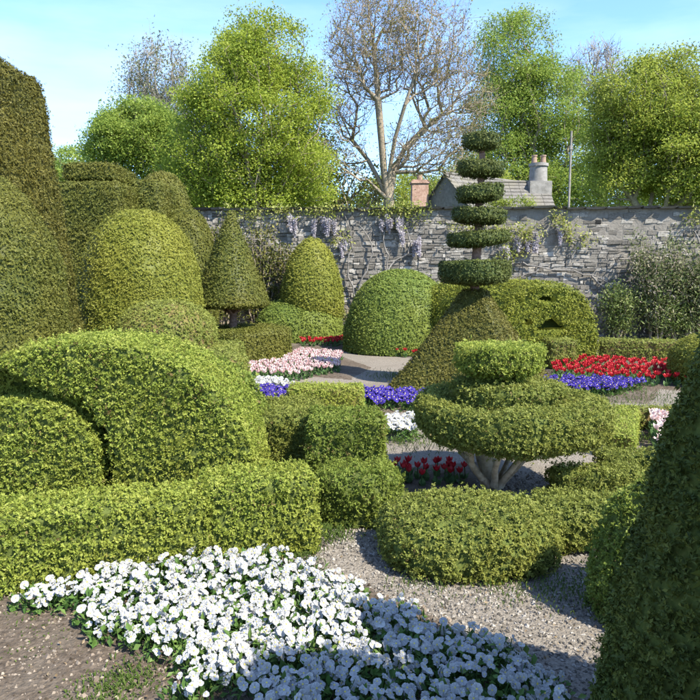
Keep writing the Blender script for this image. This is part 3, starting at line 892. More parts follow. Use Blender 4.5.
# ================================================================== CONE ON ITS ROUND PLINTH
X, Y, r, h = fit(195, 291, 327, 366)
V, T = revolve([(0, -.02), (r, -.02), (r * 1.0, h - .08), (r * .96, h - .02), (r * .9, h), (0, h)], 96)
topiary('round_hedge', 'round drum shaped clipped hedge under the cone tree', 'hedge', V, T, YEW, .045, (X, Y, 0), amp=.015)
ct = empty('cone_tree', (X - .10, Y, h - .05)); tag(ct, 'clipped yew cone on a bare stem standing on the round drum hedge', 'topiary')
Xc = at(232, 300, Y).x
ct.location.x = Xc
rc = (at(270, 305, Y).x - at(195, 305, Y).x) / 2
z0 = at(232, 308, Y).z - (h - .05); z1 = at(230, 211, Y).z - (h - .05)
V, T = revolve([(0, z0 + .03), (rc * .9, z0 + .02), (rc, z0 + .08), (rc * .62, z0 + (z1 - z0) * .47), (rc * .22, z0 + (z1 - z0) * .86), (rc * .1, z1 - .04), (0, z1)], 80)
clip_foliage('cone_foliage', V, T, YEW, .05, parent=ct, amp=.03, gap=.32, zmin=-9)
S = Soup(); limb(S, [(0, 0, -.1), (.02, 0, z0 * .6), (-.01, 0, z0 + .3)], .085, .06)
for k in range(7):
    a = k * .9; limb(S, [(0, 0, z0 * .65), (.25 * rc * math.cos(a), .25 * rc * math.sin(a), z0 - .02), (.75 * rc * math.cos(a), .75 * rc * math.sin(a), z0 + .08)], .025, .012)
link('trunk', S.mesh('trunk', [BARKR]), ct)

# ================================================================== EGG ON A DOME
X, Y, r, h = fit(255, 344, 298, 345)
eg = empty('egg_topiary', (X, Y, 0)); tag(eg, 'golden yew egg on a low bright green clipped dome by the wall', 'topiary')
V, T = star(lambda p: smax(sd_sup(p, (0, 0, 0), (r, r * .9, h), 2.6), -p[:, 2] - .05, .03), (0, 0, .4), (r, r, h), 5)
clip_foliage('base_dome', V, T, GREEN, .05, parent=eg, amp=.02)
er = (at(344, 290, Y).x - at(281, 290, Y).x) / 2; ecx = at(312.5, 290, Y).x - X
ez0 = at(312, 313, Y).z; ez1 = at(312, 237, Y).z; eh = ez1 - ez0
prof = [(0, 0)] + [(er * .93, 0.0), (er, .10 * eh), (er * .99, .25 * eh), (er * .93, .42 * eh), (er * .82, .60 * eh), (er * .66, .76 * eh), (er * .46, .88 * eh), (er * .22, .97 * eh), (0, eh)]
V, T = revolve(prof, 80)
V[:, 2] += ez0 - .16 * V[:, 0] * (1 - V[:, 2] / eh) 
V[:, 0] += ecx
clip_foliage('egg', V, T, GOLD, .045, parent=eg, amp=.02, gap=.32)

# ================================================================== GREEN DOME AND BLOCK
fv = fit(344, 457, 269, 357)
dome('large fresh green clipped dome beside the tiered cone tree', (fv[0], fv[1], fv[2], fv[3]), GREEN, .05, e=2.25, n=6, amp=.035, freq=1.5, gap=.34)

# ================================================================== FACE HEDGE (tunnel shaped, with openings)
Yf = G(560, 366).y
x0, x1 = at(500, 320, Yf).x, at(601, 320, Yf).x
hw = (x1 - x0) / 2 * 1.08; hh = at(545, 281, Yf).z
ux, uy = math.cos(math.radians(125)), math.sin(math.radians(125))   # the barrel runs back and to the left
def face_sdf(p):
    # axis through origin along (ux,uy); front face plane faces the camera
    t = p[:, 1] / uy
    xx = p[:, 0] - t * ux
    d = sd_sup(np.stack([xx, np.zeros(len(p)), p[:, 2]], 1), (0, 0, .18), (hw, 1, hh - .18), 2.5)
    d = smax(d, -p[:, 1], .10); d = smax(d, p[:, 1] - 2.0, .15)
    return smax(d, -p[:, 2] - .05, .03)
V, T = star(face_sdf, (.0 + .9 * ux / uy, .9, hh * .5), (1, .9, .8), 5)
V = np.array(V)
fh = empty('face_hedge', ((x0 + x1) / 2, Yf, 0)); tag(fh, 'golden barrel shaped hedge whose front is cut with face like openings', 'topiary')
# hollows: press the surface inwards
def hollow(V, px, py, wpx, hpx, tri=False):
    c = at(px, py, Yf); cx, cz = c.x - fh.location.x, c.z
    sx, sz = wpx / F * Yf / 2, hpx / F * Yf / 2
    dx = (V[:, 0] - cx) / sx; dz = (V[:, 2] - cz) / sz
    if tri: inside = (dz > -1) & (dz < 1 - np.abs(dx) * 1.9) & (V[:, 1] < .25)
    else: inside = (dx ** 2 + dz ** 2 < 1) & (V[:, 1] < .25)
    V[inside, 1] += .5
    return V
HOL = [(553, 323, 34, 14, True), (549, 299, 18, 6, False), (529, 322, 10, 6, False)]
# finer front so that the openings have clean edges
S = Soup()
gx = np.linspace(-hw, hw, 150); gz = np.linspace(0, hh, 120)
Vc = V.copy(); Vc[:, 2] = np.maximum(Vc[:, 2], 0.005)
Vc = roughen(Vc, T, .02, 2.0, .02, 7)
def in_hollow(P):
    m = np.zeros(len(P), bool)
    for (px, py, wpx, hpx, tri) in HOL:
        c = at(px, py, Yf); cx, cz = c.x - fh.location.x, c.z
        sx, sz = wpx / F * Yf / 2, hpx / F * Yf / 2
        dx = (P[:, 0] - cx) / sx; dz = (P[:, 2] - cz) / sz
        ins = ((dz > -1) & (dz < 1 - np.abs(dx) * 1.9)) if tri else (dx ** 2 + dz ** 2 < 1)
        m |= ins & (P[:, 1] < .3)
    return m
# subdivide the triangles twice so the cut is fine
def subdiv(V, T):
    e = np.sort(np.concatenate([T[:, [0, 1]], T[:, [1, 2]], T[:, [2, 0]]]), 1)
    ue, inv = np.unique(e, axis=0, return_inverse=True)
    inv = inv.ravel(); M = (V[ue[:, 0]] + V[ue[:, 1]]) / 2; b = len(V); n_ = len(T)
    a01, a12, a20 = inv[:n_] + b, inv[n_:2 * n_] + b, inv[2 * n_:] + b
    return np.concatenate([V, M]), np.concatenate([np.stack([T[:, 0], a01, a20], 1), np.stack([a01, T[:, 1], a12], 1), np.stack([a20, a12, T[:, 2]], 1), np.stack([a01, a12, a20], 1)])
Vs, Ts = subdiv(Vc, T)
cen = Vs[Ts].mean(1)
hole = in_hollow(cen)
core = Vs - vnormals(Vs, Ts)[0] * .045
core[:, 2] = np.maximum(core[:, 2], .005)
S.add(core, Ts[~hole], 1, np.clip(.15 + .5 * fbm(core * 14, 2), 0, 1), True)
inner = core.copy(); inner[:, 1] += .4
S.add(inner, Ts[hole], 0)
sprigs(S, Vs, Ts[~hole], .032, .02, 1.4 / (.032 * .02 * .5) / 3, 3, 1, .4, 1.0, .3, .78, 0, True)
link('barrel_foliage', S.mesh('barrel_foliage', [CORE, BARREL]), fh)
bx0, bx1 = at(549, 350, Yf - .5).x, at(576, 350, Yf - .5).x; bh = at(562, 341, Yf - .5).z
V, T = star(lambda p: sd_box(p, (0, 0, bh / 2), ((bx1 - bx0) / 2, .3, bh / 2 + .02), .05), (0, 0, bh / 2), (.3, .3, .3), 4)
topiary('box_block', 'small square clipped block against the face shaped hedge', 'topiary', V, T, BOXO, .045, ((bx0 + bx1) / 2, Yf - .32, 0), amp=.01)

# ================================================================== TIERED PYRAMID TREE
Xa, Ya, ra, _ = fit(386, 546, 290, 403)
Xa = at(474, 300, Ya).x
tt = empty('tiered_topiary', (Xa, Ya, 0)); tag(tt, 'clipped pyramid carrying a tall stem with six flat foliage discs', 'topiary')
za = at(474, 289, Ya).z
rp_ = ra * 1.02
def pyr(p):
    a = math.radians(-24); x = p[:, 0] * math.cos(a) + p[:, 1] * math.sin(a); y = -p[:, 0] * math.sin(a) + p[:, 1] * math.cos(a)
    t = p[:, 2] / za
    w = rp_ * .92 * (1 - .86 * np.clip(t, 0, 1.2) ** .92)
    q = (np.abs(x) ** 9 + np.abs(y) ** 9) ** (1 / 9)
    return smax((q - w) * .7, smax(p[:, 2] - za, -p[:, 2] - .05, .02), .04)
V, T = star(pyr, (0, 0, za * .35), (1, 1, .8), 6)
clip_foliage('pyramid', V, T, YEWB, .045, parent=tt, amp=.014, freq=1.6, gap=.34)
discs = [(438, 513, 259, 285), (447, 508, 230, 247), (450, 505, 207, 225), (453, 503, 184, 203), (456, 503, 160, 178), (461, 498, 132, 151)]
stem = [(0, 0, za - .3)]
for k, (a, b, t0, t1) in enumerate(discs):
    xm = at((a + b) / 2, 250, Ya).x - Xa; rr = (at(b, 250, Ya).x - at(a, 250, Ya).x) / 2
    zt = at(475, t0, Ya).z; zb = at(475, t1, Ya).z; th = zt - zb
    V, T = revolve([(0, zb - .02), (rr * .5, zb + th * .06), (rr * .88, zb + th * .14), (rr * .97, zb + th * .34), (rr * .97, zt - .06), (rr * .93, zt - .03), (0, zt - .025)], 72, .03)
    sq = 1 + .05 * np.sin(np.arctan2(V[:, 1], V[:, 0]) * 2 + k * 1.7) + .03 * np.sin(np.arctan2(V[:, 1], V[:, 0]) * 3 + k); V[:, :2] *= sq[:, None]
    V[:, 0] += xm; V[:, 2] += .16 * (V[:, 0] - xm) * (random.random() - .5)
    clip_foliage('foliage_disc', V, T, YEWM, .04, parent=tt, amp=.012, freq=3, cover=2.6)
    stem.append((xm, 0, (zb + zt) / 2))
S = Soup(); limb(S, stem, .075, .04, jig=.006); link('trunk', S.mesh('trunk', [BARKR]), tt)

# ================================================================== CUP AND SAUCER TREE
Yc = 5.15
Xc = at(510, 440, Yc).x
cu = empty('cup_topiary', (Xc, Yc, 0)); tag(cu, 'box topiary of a wide saucer, ring and cup on pale bare stems', 'topiary')
R = (at(604, 440, Yc).x - at(415, 440, Yc).x) / 2
zt, zb = .735, .40
V, T = revolve([(0, zb + .06), (R * .4, zb + .04), (R * .72, zb - .01), (R * .9, zb + .04), (R, zb + .12), (R * .99, zt - .07), (R * .94, zt - .015), (R * .84, zt), (R * .62, zt - .02), (0, zt - .04)], 120, .03)
clip_foliage('saucer', V, T, BOXO, .03, parent=cu, amp=.055, freq=2.5, gap=.26, cover=2.4)
r2 = (at(562, 400, Yc).x - at(452, 400, Yc).x) / 2; xm = at(508, 400, Yc).x - Xc
z2, z3 = .855, zt - .06
V, T = revolve([(0, z3), (r2, z3), (r2 * 1.02, z2 - .04), (r2 * .93, z2), (0, z2)], 96, .03); V[:, 0] += xm
clip_foliage('ring', V, T, BOXO, .03, parent=cu, amp=.03, freq=2.5, gap=.24, cover=2.4)
r4 = (at(543, 365, Yc).x - at(455, 365, Yc).x) / 2; xm = at(499, 365, Yc).x - Xc
z4 = 1.13; z5 = z2 - .03
V, T = revolve([(0, z5), (r4 * .5, z5), (r4 * .56, z5 + .07), (r4 * .86, z4 - .19), (r4 * .97, z4 - .15), (r4 * 1.0, z4 - .04), (r4 * .95, z4), (0, z4 - .01)], 96, .025); V[:, 0] += xm
clip_foliage('cup', V, T, BOX, .03, parent=cu, amp=.02, freq=3, gap=.28, cover=2.4)
S = Soup()
limb(S, [(-.16, -.02, -.05), (-.17, -.04, .12), (-.20, -.05, zb + .12), (-.1, 0, zt)], .055, .035)
for k in range(11):
    a = k * .62 + .2; q = random.uniform(.75, 1.1)
    limb(S, [(-.12 + .05 * math.cos(a), -.03 + .05 * math.sin(a), .03), (-.12 + .28 * q * math.cos(a), .28 * q * math.sin(a), zb * .62 + .02), (.72 * R * q * math.cos(a), .72 * R * q * math.sin(a), zb + .12)], random.uniform(.022, .036), .012, jig=.006)
link('trunk', S.mesh('trunk', [BARKP]), cu)

# ================================================================== FRONT HEDGES
a, b = G(-70, 611), G(212, 570)
hedge('long low bright box hedge in front of the big arched dome', a, b, .40, .435, BOX, .027, r=.045, n=6, amp=.025, freq=2.2, gap=.20, cover=2.6, k=6, name='box_hedge')
a, b = G(206, 568), G(318, 555)
hedge('taller end block of bright box hedge at the corner of the gravel path', a, b, .42, .475, BOX, .027, r=.05, n=6, amp=.03, freq=2.2, gap=.20, cover=2.6, k=6, name='box_hedge')

# big arched dome: a thick half disc with a smaller lobe in front
Ya2 = 4.40                      # plane of the front faces
cx = at(93, 400, Ya2 + .2).x; rx = (at(258, 470, Ya2 + .1).x - at(93, 470, Ya2 + .1).x); hz = at(95, 340, Ya2 + .2).z
cx2 = at(24, 450, Ya2).x; r2 = at(100, 450, Ya2).x - cx2; h2 = at(40, 399, Ya2 + .05).z
def arch_sdf(p):
    d = smax(sd_sup(p * np.array([1, 0, 1.]), (0, 0, .25), (rx, 1, hz - .25), 2.25), np.abs(p[:, 1]) - .42, .05)
    lob = sd_sup((p - np.array([cx2 - cx, 0, 0])) * np.array([1, 0, 1.]), (0, 0, .3), (r2 + .05, 1, h2 + .03 - .3), 2.6)
    cut = smax(lob, p[:, 1] + .10, .03)
    return smax(smax(d, -cut, .03), -p[:, 2] - .05, .02)
V, T = star(arch_sdf, (.2, .2, .5), (1, .5, .8), 6)
topiary('arched_dome', 'broad bright green arched dome behind the long low hedge', 'topiary', V, T, BOX, .028, (cx, Ya2 + .42, 0), amp=.025, freq=1.8)
V, T = star(lambda p: smax(smax(sd_sup(p * np.array([1, 0, 1.]), (0, 0, .3), (r2, 1, h2 - .3), 2.6), np.abs(p[:, 1]) - .16, .04), -p[:, 2] - .05, .02), (0, 0, .5), (.6, .3, .7), 6)
topiary('arched_lobe', 'smaller rounded green lobe clipped in front of the broad arched dome', 'topiary', V, T, BOX, .028, (cx2, Ya2 + .12, 0), amp=.025, freq=2.2)
# extra shoulder of the arch towards its back right
cx3 = at(165, 400, 5.5).x; r3 = at(268, 450, 5.5).x - cx3; h3 = at(165, 352, 5.5).z
V, T = star(lambda p: smax(smax(sd_sup(p * np.array([1, 0, 1.]), (0, 0, .25), (r3, 1, h3 - .25), 2.3), np.abs(p[:, 1]) - .2, .1), -p[:, 2] - .05, .02), (0, 0, .5), (.8, .3, .7), 5)
topiary('arched_lobe', 'second green arch standing close behind the broad arched dome', 'topiary', V, T, BOXD, .032, (cx3, 5.62, 0), leaf=.03, amp=.03, gap=.3)

# middle hedges
a, b = G(287, 416), G(364, 416)
hedge('short low bright box hedge between the two purple pansy rows', a, b, .45, .33, BOX, .034, r=.05, group=None, gap=.3, name='box_hedge')
a, b = G(226, 482), G(320, 482)
hedge('olive box hedge block between the arched dome and the dark bushy block', a, b, .9, .55, BOXO, .032, r=.10, gap=.3, n=6, name='box_hedge', amp=.04)
X, Y, r, h = fit(309, 382, 414, Yc=5.1)
V, T = star(lambda p: sd_box(p, (0, 0, h / 2), (r, r, h / 2 + .02), .05), (0, 0, h / 2), (r, r, h / 2), 6)
topiary('bushy_block', 'dark leafy box block standing behind the low untrimmed bush', 'topiary', V, T, BOXD, .034, (X, Y, 0), amp=.05, freq=3.2, gap=.14, W=.022)
X, Y, r, h = fit(314, 399, 466, 534)
V, T = star(lambda p: smax(sd_sup(p, (0, 0, .12), (r, r * .85, h - .12), 5.0), -p[:, 2] - .05, .02), (0, 0, .2), (r, r, h), 6)
topiary('low_bush', 'low loosely clipped green bush beside the gravel path corner', 'bush', V, T, BOXD, .034, (X, Y, 0), amp=.06, freq=3.5, gap=.14, W=.022, spread=.8)

# right foreground buns
X, Y, r, h = fit(380, 558, 492, 588)
ry = r * .8; Y = Y - r + ry
V, T = star(lambda p: smax(sd_sup(p, (0, 0, .12), (r, ry, h - .12), 2.5), -p[:, 2] - .05, .02), (0, 0, .2), (r, ry, h * .7), 6)
topiary('bun_hedge', 'low rounded olive box bun at the edge of the gravel', 'topiary', V, T, BOXO, .028, (X, Y, 0), amp=.045, freq=2.6, gap=.17, cover=2.6, k=6)
X0, X1 = at(535, 540, 3.95).x, at(645, 540, 3.95).x; h = at(590, 508, 4.0).z
V, T = star(lambda p: sd_box(p, (0, 0, h / 2), ((X1 - X0) / 2, .26, h / 2 + .03), .14), (0, 0, h / 2), (.35, .25, h / 2), 6)
topiary('bun_hedge', 'lower squarish box bun joined to the right of the rounded bun', 'topiary', V, T, BOXO, .028, ((X0 + X1) / 2, 4.12, 0), amp=.04, freq=2.8, gap=.17, cover=2.6, k=6)
# low edging hedges on the right
E = [('low box edging running sideways behind the lower bun', (556, 505), (645, 503), .24, .25),
     ('low box edging step behind the sideways edging', (604, 486), (668, 484), .24, .25),
     ('low box edging in front of the pale gravel strip', (630, 431), (712, 429), .22, .24)]
for lab, p, q, t, h in E:
    hedge(lab, G(*p), G(*q), t, h, BOXO, .032, r=.05, gap=.28, name='edging_hedge', amp=.025)
a, b = G(640, 458), G(633, 422)
hedge('golden box edging running away from the saucer tree', G(604, 458), G(614, 425), .26, .25, BOX, .032, r=.05, side=-1, gap=.3, name='edging_hedge', amp=.02)
hedge('long straight clipped hedge under the shrubs along the wall', G(600, 361), G(760, 366), .5, .40, BOXO, .05, r=.06, name='clipped_hedge', gap=.3)
hedge('clipped hedge far right behind the red tulips beyond the ochre bush', G(762, 368), G(900, 374), .5, .42, BOXO, .05, r=.06, name='clipped_hedge', gap=.3)
hedge('low dark hedge behind the first purple pansies', G(180, 395), G(246, 395), .4, .3, BOXD, .04, r=.05, gap=.3, name='edging_hedge')

# right edge: ochre dome, dark cone, round bush
dome('ochre clipped dome at the end of the red tulip bed', fit(677, 775, 332, 394), GOLD, .045, e=2.3, zc=.3, amp=.02)
Yg = 2.0
xg = at(780, 500, Yg).x
def gx_(px, py): return at(px, py, Yg)
e0 = gx_(596, 800); e1 = gx_(644, 560); e2 = gx_(700, 380)
zt = 1.95
prof = [(0, 0), (xg - e0.x, 0), (xg - e0.x - .0, .12), (xg - e1.x, e1.z), (xg - e2.x, e2.z), ((xg - e2.x) * .5, 1.72), (.06, zt - .03), (0, zt)]
V, T = revolve(prof, 110, .04)
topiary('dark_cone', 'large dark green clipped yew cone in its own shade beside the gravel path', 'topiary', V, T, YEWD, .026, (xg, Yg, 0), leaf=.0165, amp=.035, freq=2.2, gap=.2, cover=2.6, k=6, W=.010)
X, Y, r, h = fit(604, 756, 478, 655)
V, T = star(lambda p: smax(sd_sup(p, (0, 0, .1), (r, r, h - .1), 2.1), -p[:, 2] - .05, .02), (0, 0, .3), (r, r, h), 6)
topiary('round_bush', 'round green box bush half hidden by the large dark cone', 'topiary', V, T, BOXD, .026, (X, Y, 0), amp=.04, freq=2.4, gap=.2, cover=2.6, k=6)

V, T = revolve([(0, 0), (.78, 0), (.8, .5), (.78, 1.2), (.68, 1.9), (.5, 2.35), (.25, 2.6), (0, 2.7)], 64, .08)  # yew added outside the frame, broad-topped to throw shade over the pansy bed
topiary('round_yew', 'tall round topped dark yew added out of view by the large cone to shade the pansies', 'topiary', V, T, YEWD, .05, (1.5, .85, 0), amp=.03, leaf=.05)

# ================================================================== WALL SHRUBS AND WISTERIA
SH1 = leafmat('leaf_shrub_pale', [(.05, .08, .025), (.10, .135, .045), (.17, .20, .075), (.30, .28, .17), (.42, .36, .28)], .35)
SH2 = leafmat('leaf_shrub_green', [(.05, .08, .022), (.10, .14, .035), (.16, .20, .055), (.26, .28, .12)], .35)
SH3 = leafmat('leaf_climber', [(0.039, 0.058, 0.016), (0.091, 0.111, 0.026), (0.169, 0.169, 0.039), (0.260, 0.234, 0.065)], .3)
def wall_shrub(lab, px, ptop, w, mat, dist=.6, n=110, per=16, L=.09, stems=14, name='wall_shrub'):
    s, _ = wx(px, 300); p = WA + wd * s + wn * dist
    zt = at(px, ptop, p.y).z; rr = w / F * p.y
    root = empty(name, (p.x, p.y, 0)); tag(root, lab, 'shrub')
    S = Soup(); pts = []
    for k in range(stems):
        a = random.uniform(0, 6.28); q = random.random() ** .5 * rr * .9; zz_ = zt * random.uniform(.8, 1.03) * (1 - .25 * (q / rr) ** 2)
        tipp = np.array([q * math.cos(a), q * math.sin(a) * .5, zz_])
        limb(S, [(.12 * math.cos(a), .1 * math.sin(a), -.03), (tipp[0] * .45, tipp[1] * .45, zz_ * .45), tuple(tipp)], .022, .006, 5, jig=.02)
        for j in range(n // stems):
            f = random.uniform(.12, 1.0) ** .8
            pts.append(np.array([tipp[0] * f, tipp[1] * f, zz_ * f]) + rng.normal(0, .16 * rr, 3) * np.array([1, .6, 1]))
    pts = np.array(pts); pts = pts[pts[:, 2] > .15]
    pts[:, 1] = np.minimum(pts[:, 1], dist * .8)
    link('stems', S.mesh('stems', [BARK]), root)
    S = Soup(); leaf_cloud(S, pts, per, .12, L, L * .42, 0, .9, .5, -.3, .28)
    link('foliage', S.mesh('foliage', [mat]), root)
wall_shrub('pale pinkish leaved shrub growing against the wall', 648, 234, 36, SH1, n=420)
wall_shrub('grey green leafy shrub against the wall by the frame edge', 690, 246, 36, SH1, n=420)
wall_shrub('low green shrub at the foot of the wall beside the face hedge', 612, 285, 30, SH2, n=260)
wall_shrub('dark green filler shrub between the two pale wall shrubs', 670, 285, 36, SH2, n=340)
wall_shrub('broad shrub at the wall beyond the ochre dome', 735, 250, 40, SH2, n=160)
wall_shrub('tall olive climber covering the wall behind the cone tree', 262, 217, 34, SH3, dist=.35, n=230)
wall_shrub('bushy dark climber on the wall between cone and egg', 288, 232, 22, SH3, dist=.35, n=150)
wall_shrub('leafy climber on the wall left of the cone tree', 228, 216, 26, SH3, dist=.35, n=150)
wall_shrub('twiggy low shrub at the wall foot beside the egg', 352, 300, 16, SH3, n=40, per=8)

WPET = leafmat('wisteria_petal', [(.38, .34, .41), (.48, .44, .49), (.56, .53, .54), (.60, .58, .53)], .4)
WLEAF = leafmat('wisteria_leaf', [(.16, .20, .03), (.26, .30, .06), (.36, .37, .10), (.44, .42, .18)], .4)
VINE = roughmat('wisteria_bark', [(.10, .09, .078), (.17, .158, .14), (.25, .235, .21)], 12, bump=.5)
raceme_mesh = []
for k in range(4):
    S = Soup(); m = 150
    t = rng.random(m) ** .8; a = rng.random(m) * 6.28; rr = .07 * (1 - t * .85)
    P_ = np.stack([rr * np.cos(a), rr * np.sin(a), -t * .38], 1)
    leaf_cloud(S, P_, 2, .012, .05, .04, 0, 1, .5, .3, .25)
    tubes(S, [(0, 0, .03)], [(0, 0, -.34)], [.005], [.002], 3, 0)
    raceme_mesh.append(S.mesh('raceme', [WPET]))
def wisteria(lab, stems, racs, leaves):
    b = wallpt(*stems[0][0], .12)
    root = empty('wisteria', (b[0], b[1], 0)); tag(root, lab, 'climber')
    o = np.array([b[0], b[1], 0])
    S = Soup()
    for st in stems:
        P_ = [wallpt(x, y, .10 + .03 * random.random()) - o for x, y in st]
        limb(S, P_, .03, .012, 6, jig=.025)
    link('stem', S.mesh('stem', [VINE]), root)
    for (x, y, n, sx) in racs:
        for j in range(n):
            p = wallpt(x + random.uniform(-sx, sx), y + random.uniform(-4, 6), .12 + .08 * random.random()) - o
            c = link('raceme', raceme_mesh[random.randrange(4)], root, tuple(p)); c.scale = (random.uniform(.6, 1.0),) * 2 + (random.uniform(.5, 1.1),); c.rotation_euler = (random.uniform(-.1, .1), random.uniform(-.15, .15), random.random() * 6)
    if leaves:
        pts = []
        for (x, y, n, sx, sy) in leaves:
            for j in range(n): pts.append(wallpt(x + random.gauss(0, sx), y + random.gauss(0, sy), .10 + .12 * random.random()) - o)
        S = Soup(); leaf_cloud(S, np.array(pts), 7, .06, .09, .035, 0, .9, .5, .3, .25)
        link('leaves', S.mesh('leaves', [WLEAF]), root)
wisteria('wisteria with pale violet racemes over the wall top behind the egg', [[(352, 330), (356, 300), (348, 270), (352, 240), (345, 216)], [(356, 300), (365, 270), (372, 250), (360, 226)]],
         [(298, 218, 4, 8), (316, 220, 3, 8), (334, 222, 4, 6), (342, 242, 2, 4)], [(285, 211, 40, 14, 3), (325, 211, 50, 14, 3), (342, 240, 16, 7, 4), (250, 213, 40, 14, 3)])
wisteria('wisteria with long drooping violet racemes left of the tiered tree', [[(372, 330), (378, 290), (388, 262), (384, 240), (390, 214)], [(380, 280), (395, 262), (410, 250), (404, 225)]],
         [(386, 216, 4, 7), (404, 218, 3, 8), (416, 236, 5, 4), (398, 230, 2, 6)], [(390, 209, 50, 12, 4), (412, 208, 40, 10, 4), (404, 216, 26, 8, 6)])
wisteria('wisteria with bare grey stems spreading along the wall behind the tiered tree', [[(480, 330), (486, 290), (498, 268), (520, 264), (552, 268), (590, 276), (622, 288)], [(590, 276), (606, 290), (622, 300)], [(498, 268), (505, 258), (520, 250), (528, 240)], [(540, 266), (525, 275), (512, 276)]],
         [(520, 238, 3, 7), (532, 236, 3, 4), (505, 246, 2, 5)], [(508, 236, 34, 8, 5), (528, 232, 34, 7, 5), (510, 254, 24, 7, 4), (496, 226, 20, 10, 3), (460, 226, 20, 10, 3)])
wisteria('small wisteria tuft with lime leaves high on the bare wall', [[(574, 246), (566, 236), (560, 226), (552, 222)], [(566, 236), (578, 240)]], [(559, 226, 3, 3)], [(556, 221, 26, 4, 5), (568, 230, 22, 5, 6), (582, 238, 14, 6, 5)])
wisteria('lime leaved climber tuft on the wall beside the pale shrubs', [[(700, 260), (696, 236), (692, 222)]], [], [(694, 220, 20, 6, 5), (706, 210, 16, 8, 4)])
# valerian and ivy growing on the wall top by the cottage
pts = [wallpt(random.uniform(488, 535), random.uniform(199, 208), -.15) for _ in range(90)]
o0 = pts[0] * np.array([1, 1, 0])
S = Soup(); leaf_cloud(S, np.array([p - o0 for p in pts]), 12, .07, .08, .03, 0, .7, .4, -.4, .25)
tag(link('wall_top_plant', S.mesh('wall_top_plant', [T3]), None, tuple(o0)), 'green plant sprawling along the wall coping in front of the cottage roof', 'plant')

# ================================================================== FLOWERS
PETW = leafmat('petal_white', [(.35, .36, .36), (.42, .42, .41), (.50, .50, .47)], .3, rough=.6)
PETP = leafmat('petal_purple', [(.028, .018, .15), (.05, .034, .25), (.09, .06, .34)], .3, rough=.6)
PETR = leafmat('petal_red', [(.33, .011, .02), (.46, .022, .03), (.56, .06, .065)], .3, rough=.5)
PETK = leafmat('petal_pink', [(.58, .34, .33), (.68, .50, .47), (.74, .64, .58)], .3, rough=.5)
PETY = leafmat('petal_eye', [(.55, .45, .08), (.62, .52, .12)], .1)
PANL = leafmat('leaf_pansy', [(.035, .075, .02), (.06, .12, .025), (.09, .16, .035), (.13, .20, .05)], .3)
TULL = leafmat('leaf_tulip', [(.05, .10, .035), (.08, .15, .05), (.11, .19, .06)], .3)
def pansy_flower(S, c=(0, 0, 0), face=(0, -.6, .8), size=.03, mi=0, mi_eye=1, rr=None):
    """five overlapping rounded petals and a yellow eye"""
    f = np.array(face, float); f /= np.linalg.norm(f)
    x = np.cross([0, 0, 1.0], f); x /= max(np.linalg.norm(x), 1e-6); y = np.cross(f, x)
    c = np.array(c, float)
    for (ang, sc, wdt, lay) in ((62, 1.0, .62, -.10), (118, 1.0, .62, -.13), (178, .92, .56, -.04), (2, .92, .56, -.05), (270, 1.05, .78, .03)):
        a = math.radians(ang + random.uniform(-8, 8)); d = x * math.cos(a) + y * math.sin(a); e = -x * math.sin(a) + y * math.cos(a)
        s = size * sc * random.uniform(.9, 1.1)
        out_ = [c + f * lay * size]
        for k in range(7):
            t = -1 + 2 * k / 6
            rad = s * (1.0 - .10 * t * t + random.uniform(-.04, .04)); ang2 = t * wdt * 1.05
            curl = (-.22 * math.cos(t * 1.4) + random.uniform(-.20, .20)) * size
            out_.append(c + d * rad * math.cos(ang2) * (1 if abs(t) < .9 else .8) + e * rad * math.sin(ang2) * 1.15 + f * (lay * size + curl + .12 * size))
        S.add(out_, [(0, k, k + 1) for k in range(1, 7)], mi, (random.random() if rr is None else rr))
    S.add([c + f * .10 * size + x * .2 * size * math.cos(t) + y * .2 * size * math.sin(t) for t in np.linspace(0, 6.28, 5, endpoint=False)], [(0, 1, 2), (0, 2, 3), (0, 3, 4)], mi_eye, .5)
def pansy_leaves(S, n, rad, h, L=.05, mi=0):
    a = rng.random(n) * 6.28; q = rng.random(n) ** .6 * rad
    P_ = np.stack([q * np.cos(a), q * np.sin(a), h * rng.uniform(.15, .95, n) * (1 - .4 * (q / rad) ** 2)], 1)
    leaf_cloud(S, P_, 1, .006, L, L * .5, mi, .8, .5, .1, .28)
    k = max(4, n // 8)
    tubes(S, np.c_[P_[:k, :2] * .3, np.zeros(k)], P_[:k], np.full(k, .003), np.full(k, .002), 3, mi)
flower_mesh = []
for k in range(7):
    S = Soup(); pansy_flower(S, (0, 0, 0), (random.uniform(-.3, .3), -.75, random.uniform(.45, 1.2)), .019, 0, 1)
    tubes(S, [(0, .01, -.004)], [(0, .012, -.07)], [.0022], [.002], 4, 2)
    flower_mesh.append(S.mesh('flower', [PETW, PETY, PANL]))
foliage_mesh = []
for k in range(5):
    S = Soup(); pansy_leaves(S, 120, .13, .105, .045); foliage_mesh.append(S.mesh('foliage', [PANL]))
def inpoly(x, y, P):
    r = False
    for (ax_, ay_), (bx_, by_) in zip(P, P[1:] + P[:1]):
        if (ay_ > y) != (by_ > y) and x < (bx_ - ax_) * (y - ay_) / (by_ - ay_) + ax_: r = not r
    return r
def scatter(P, step, jit=.35):
    xs = [p[0] for p in P]; ys = [p[1] for p in P]
    out_ = []; row = 0
    y = min(ys)
    while y < max(ys):
        x = min(xs) + (step / 2 if row % 2 else 0)
        while x < max(xs):
            xx, yy = x + random.uniform(-jit, jit) * step, y + random.uniform(-jit, jit) * step
            if inpoly(xx, yy, P): out_.append((xx, yy))
            x += step
        y += step * .87; row += 1
    return out_
def poly(px, z): return [tuple(G(x, y, z)[:2]) for x, y in px]
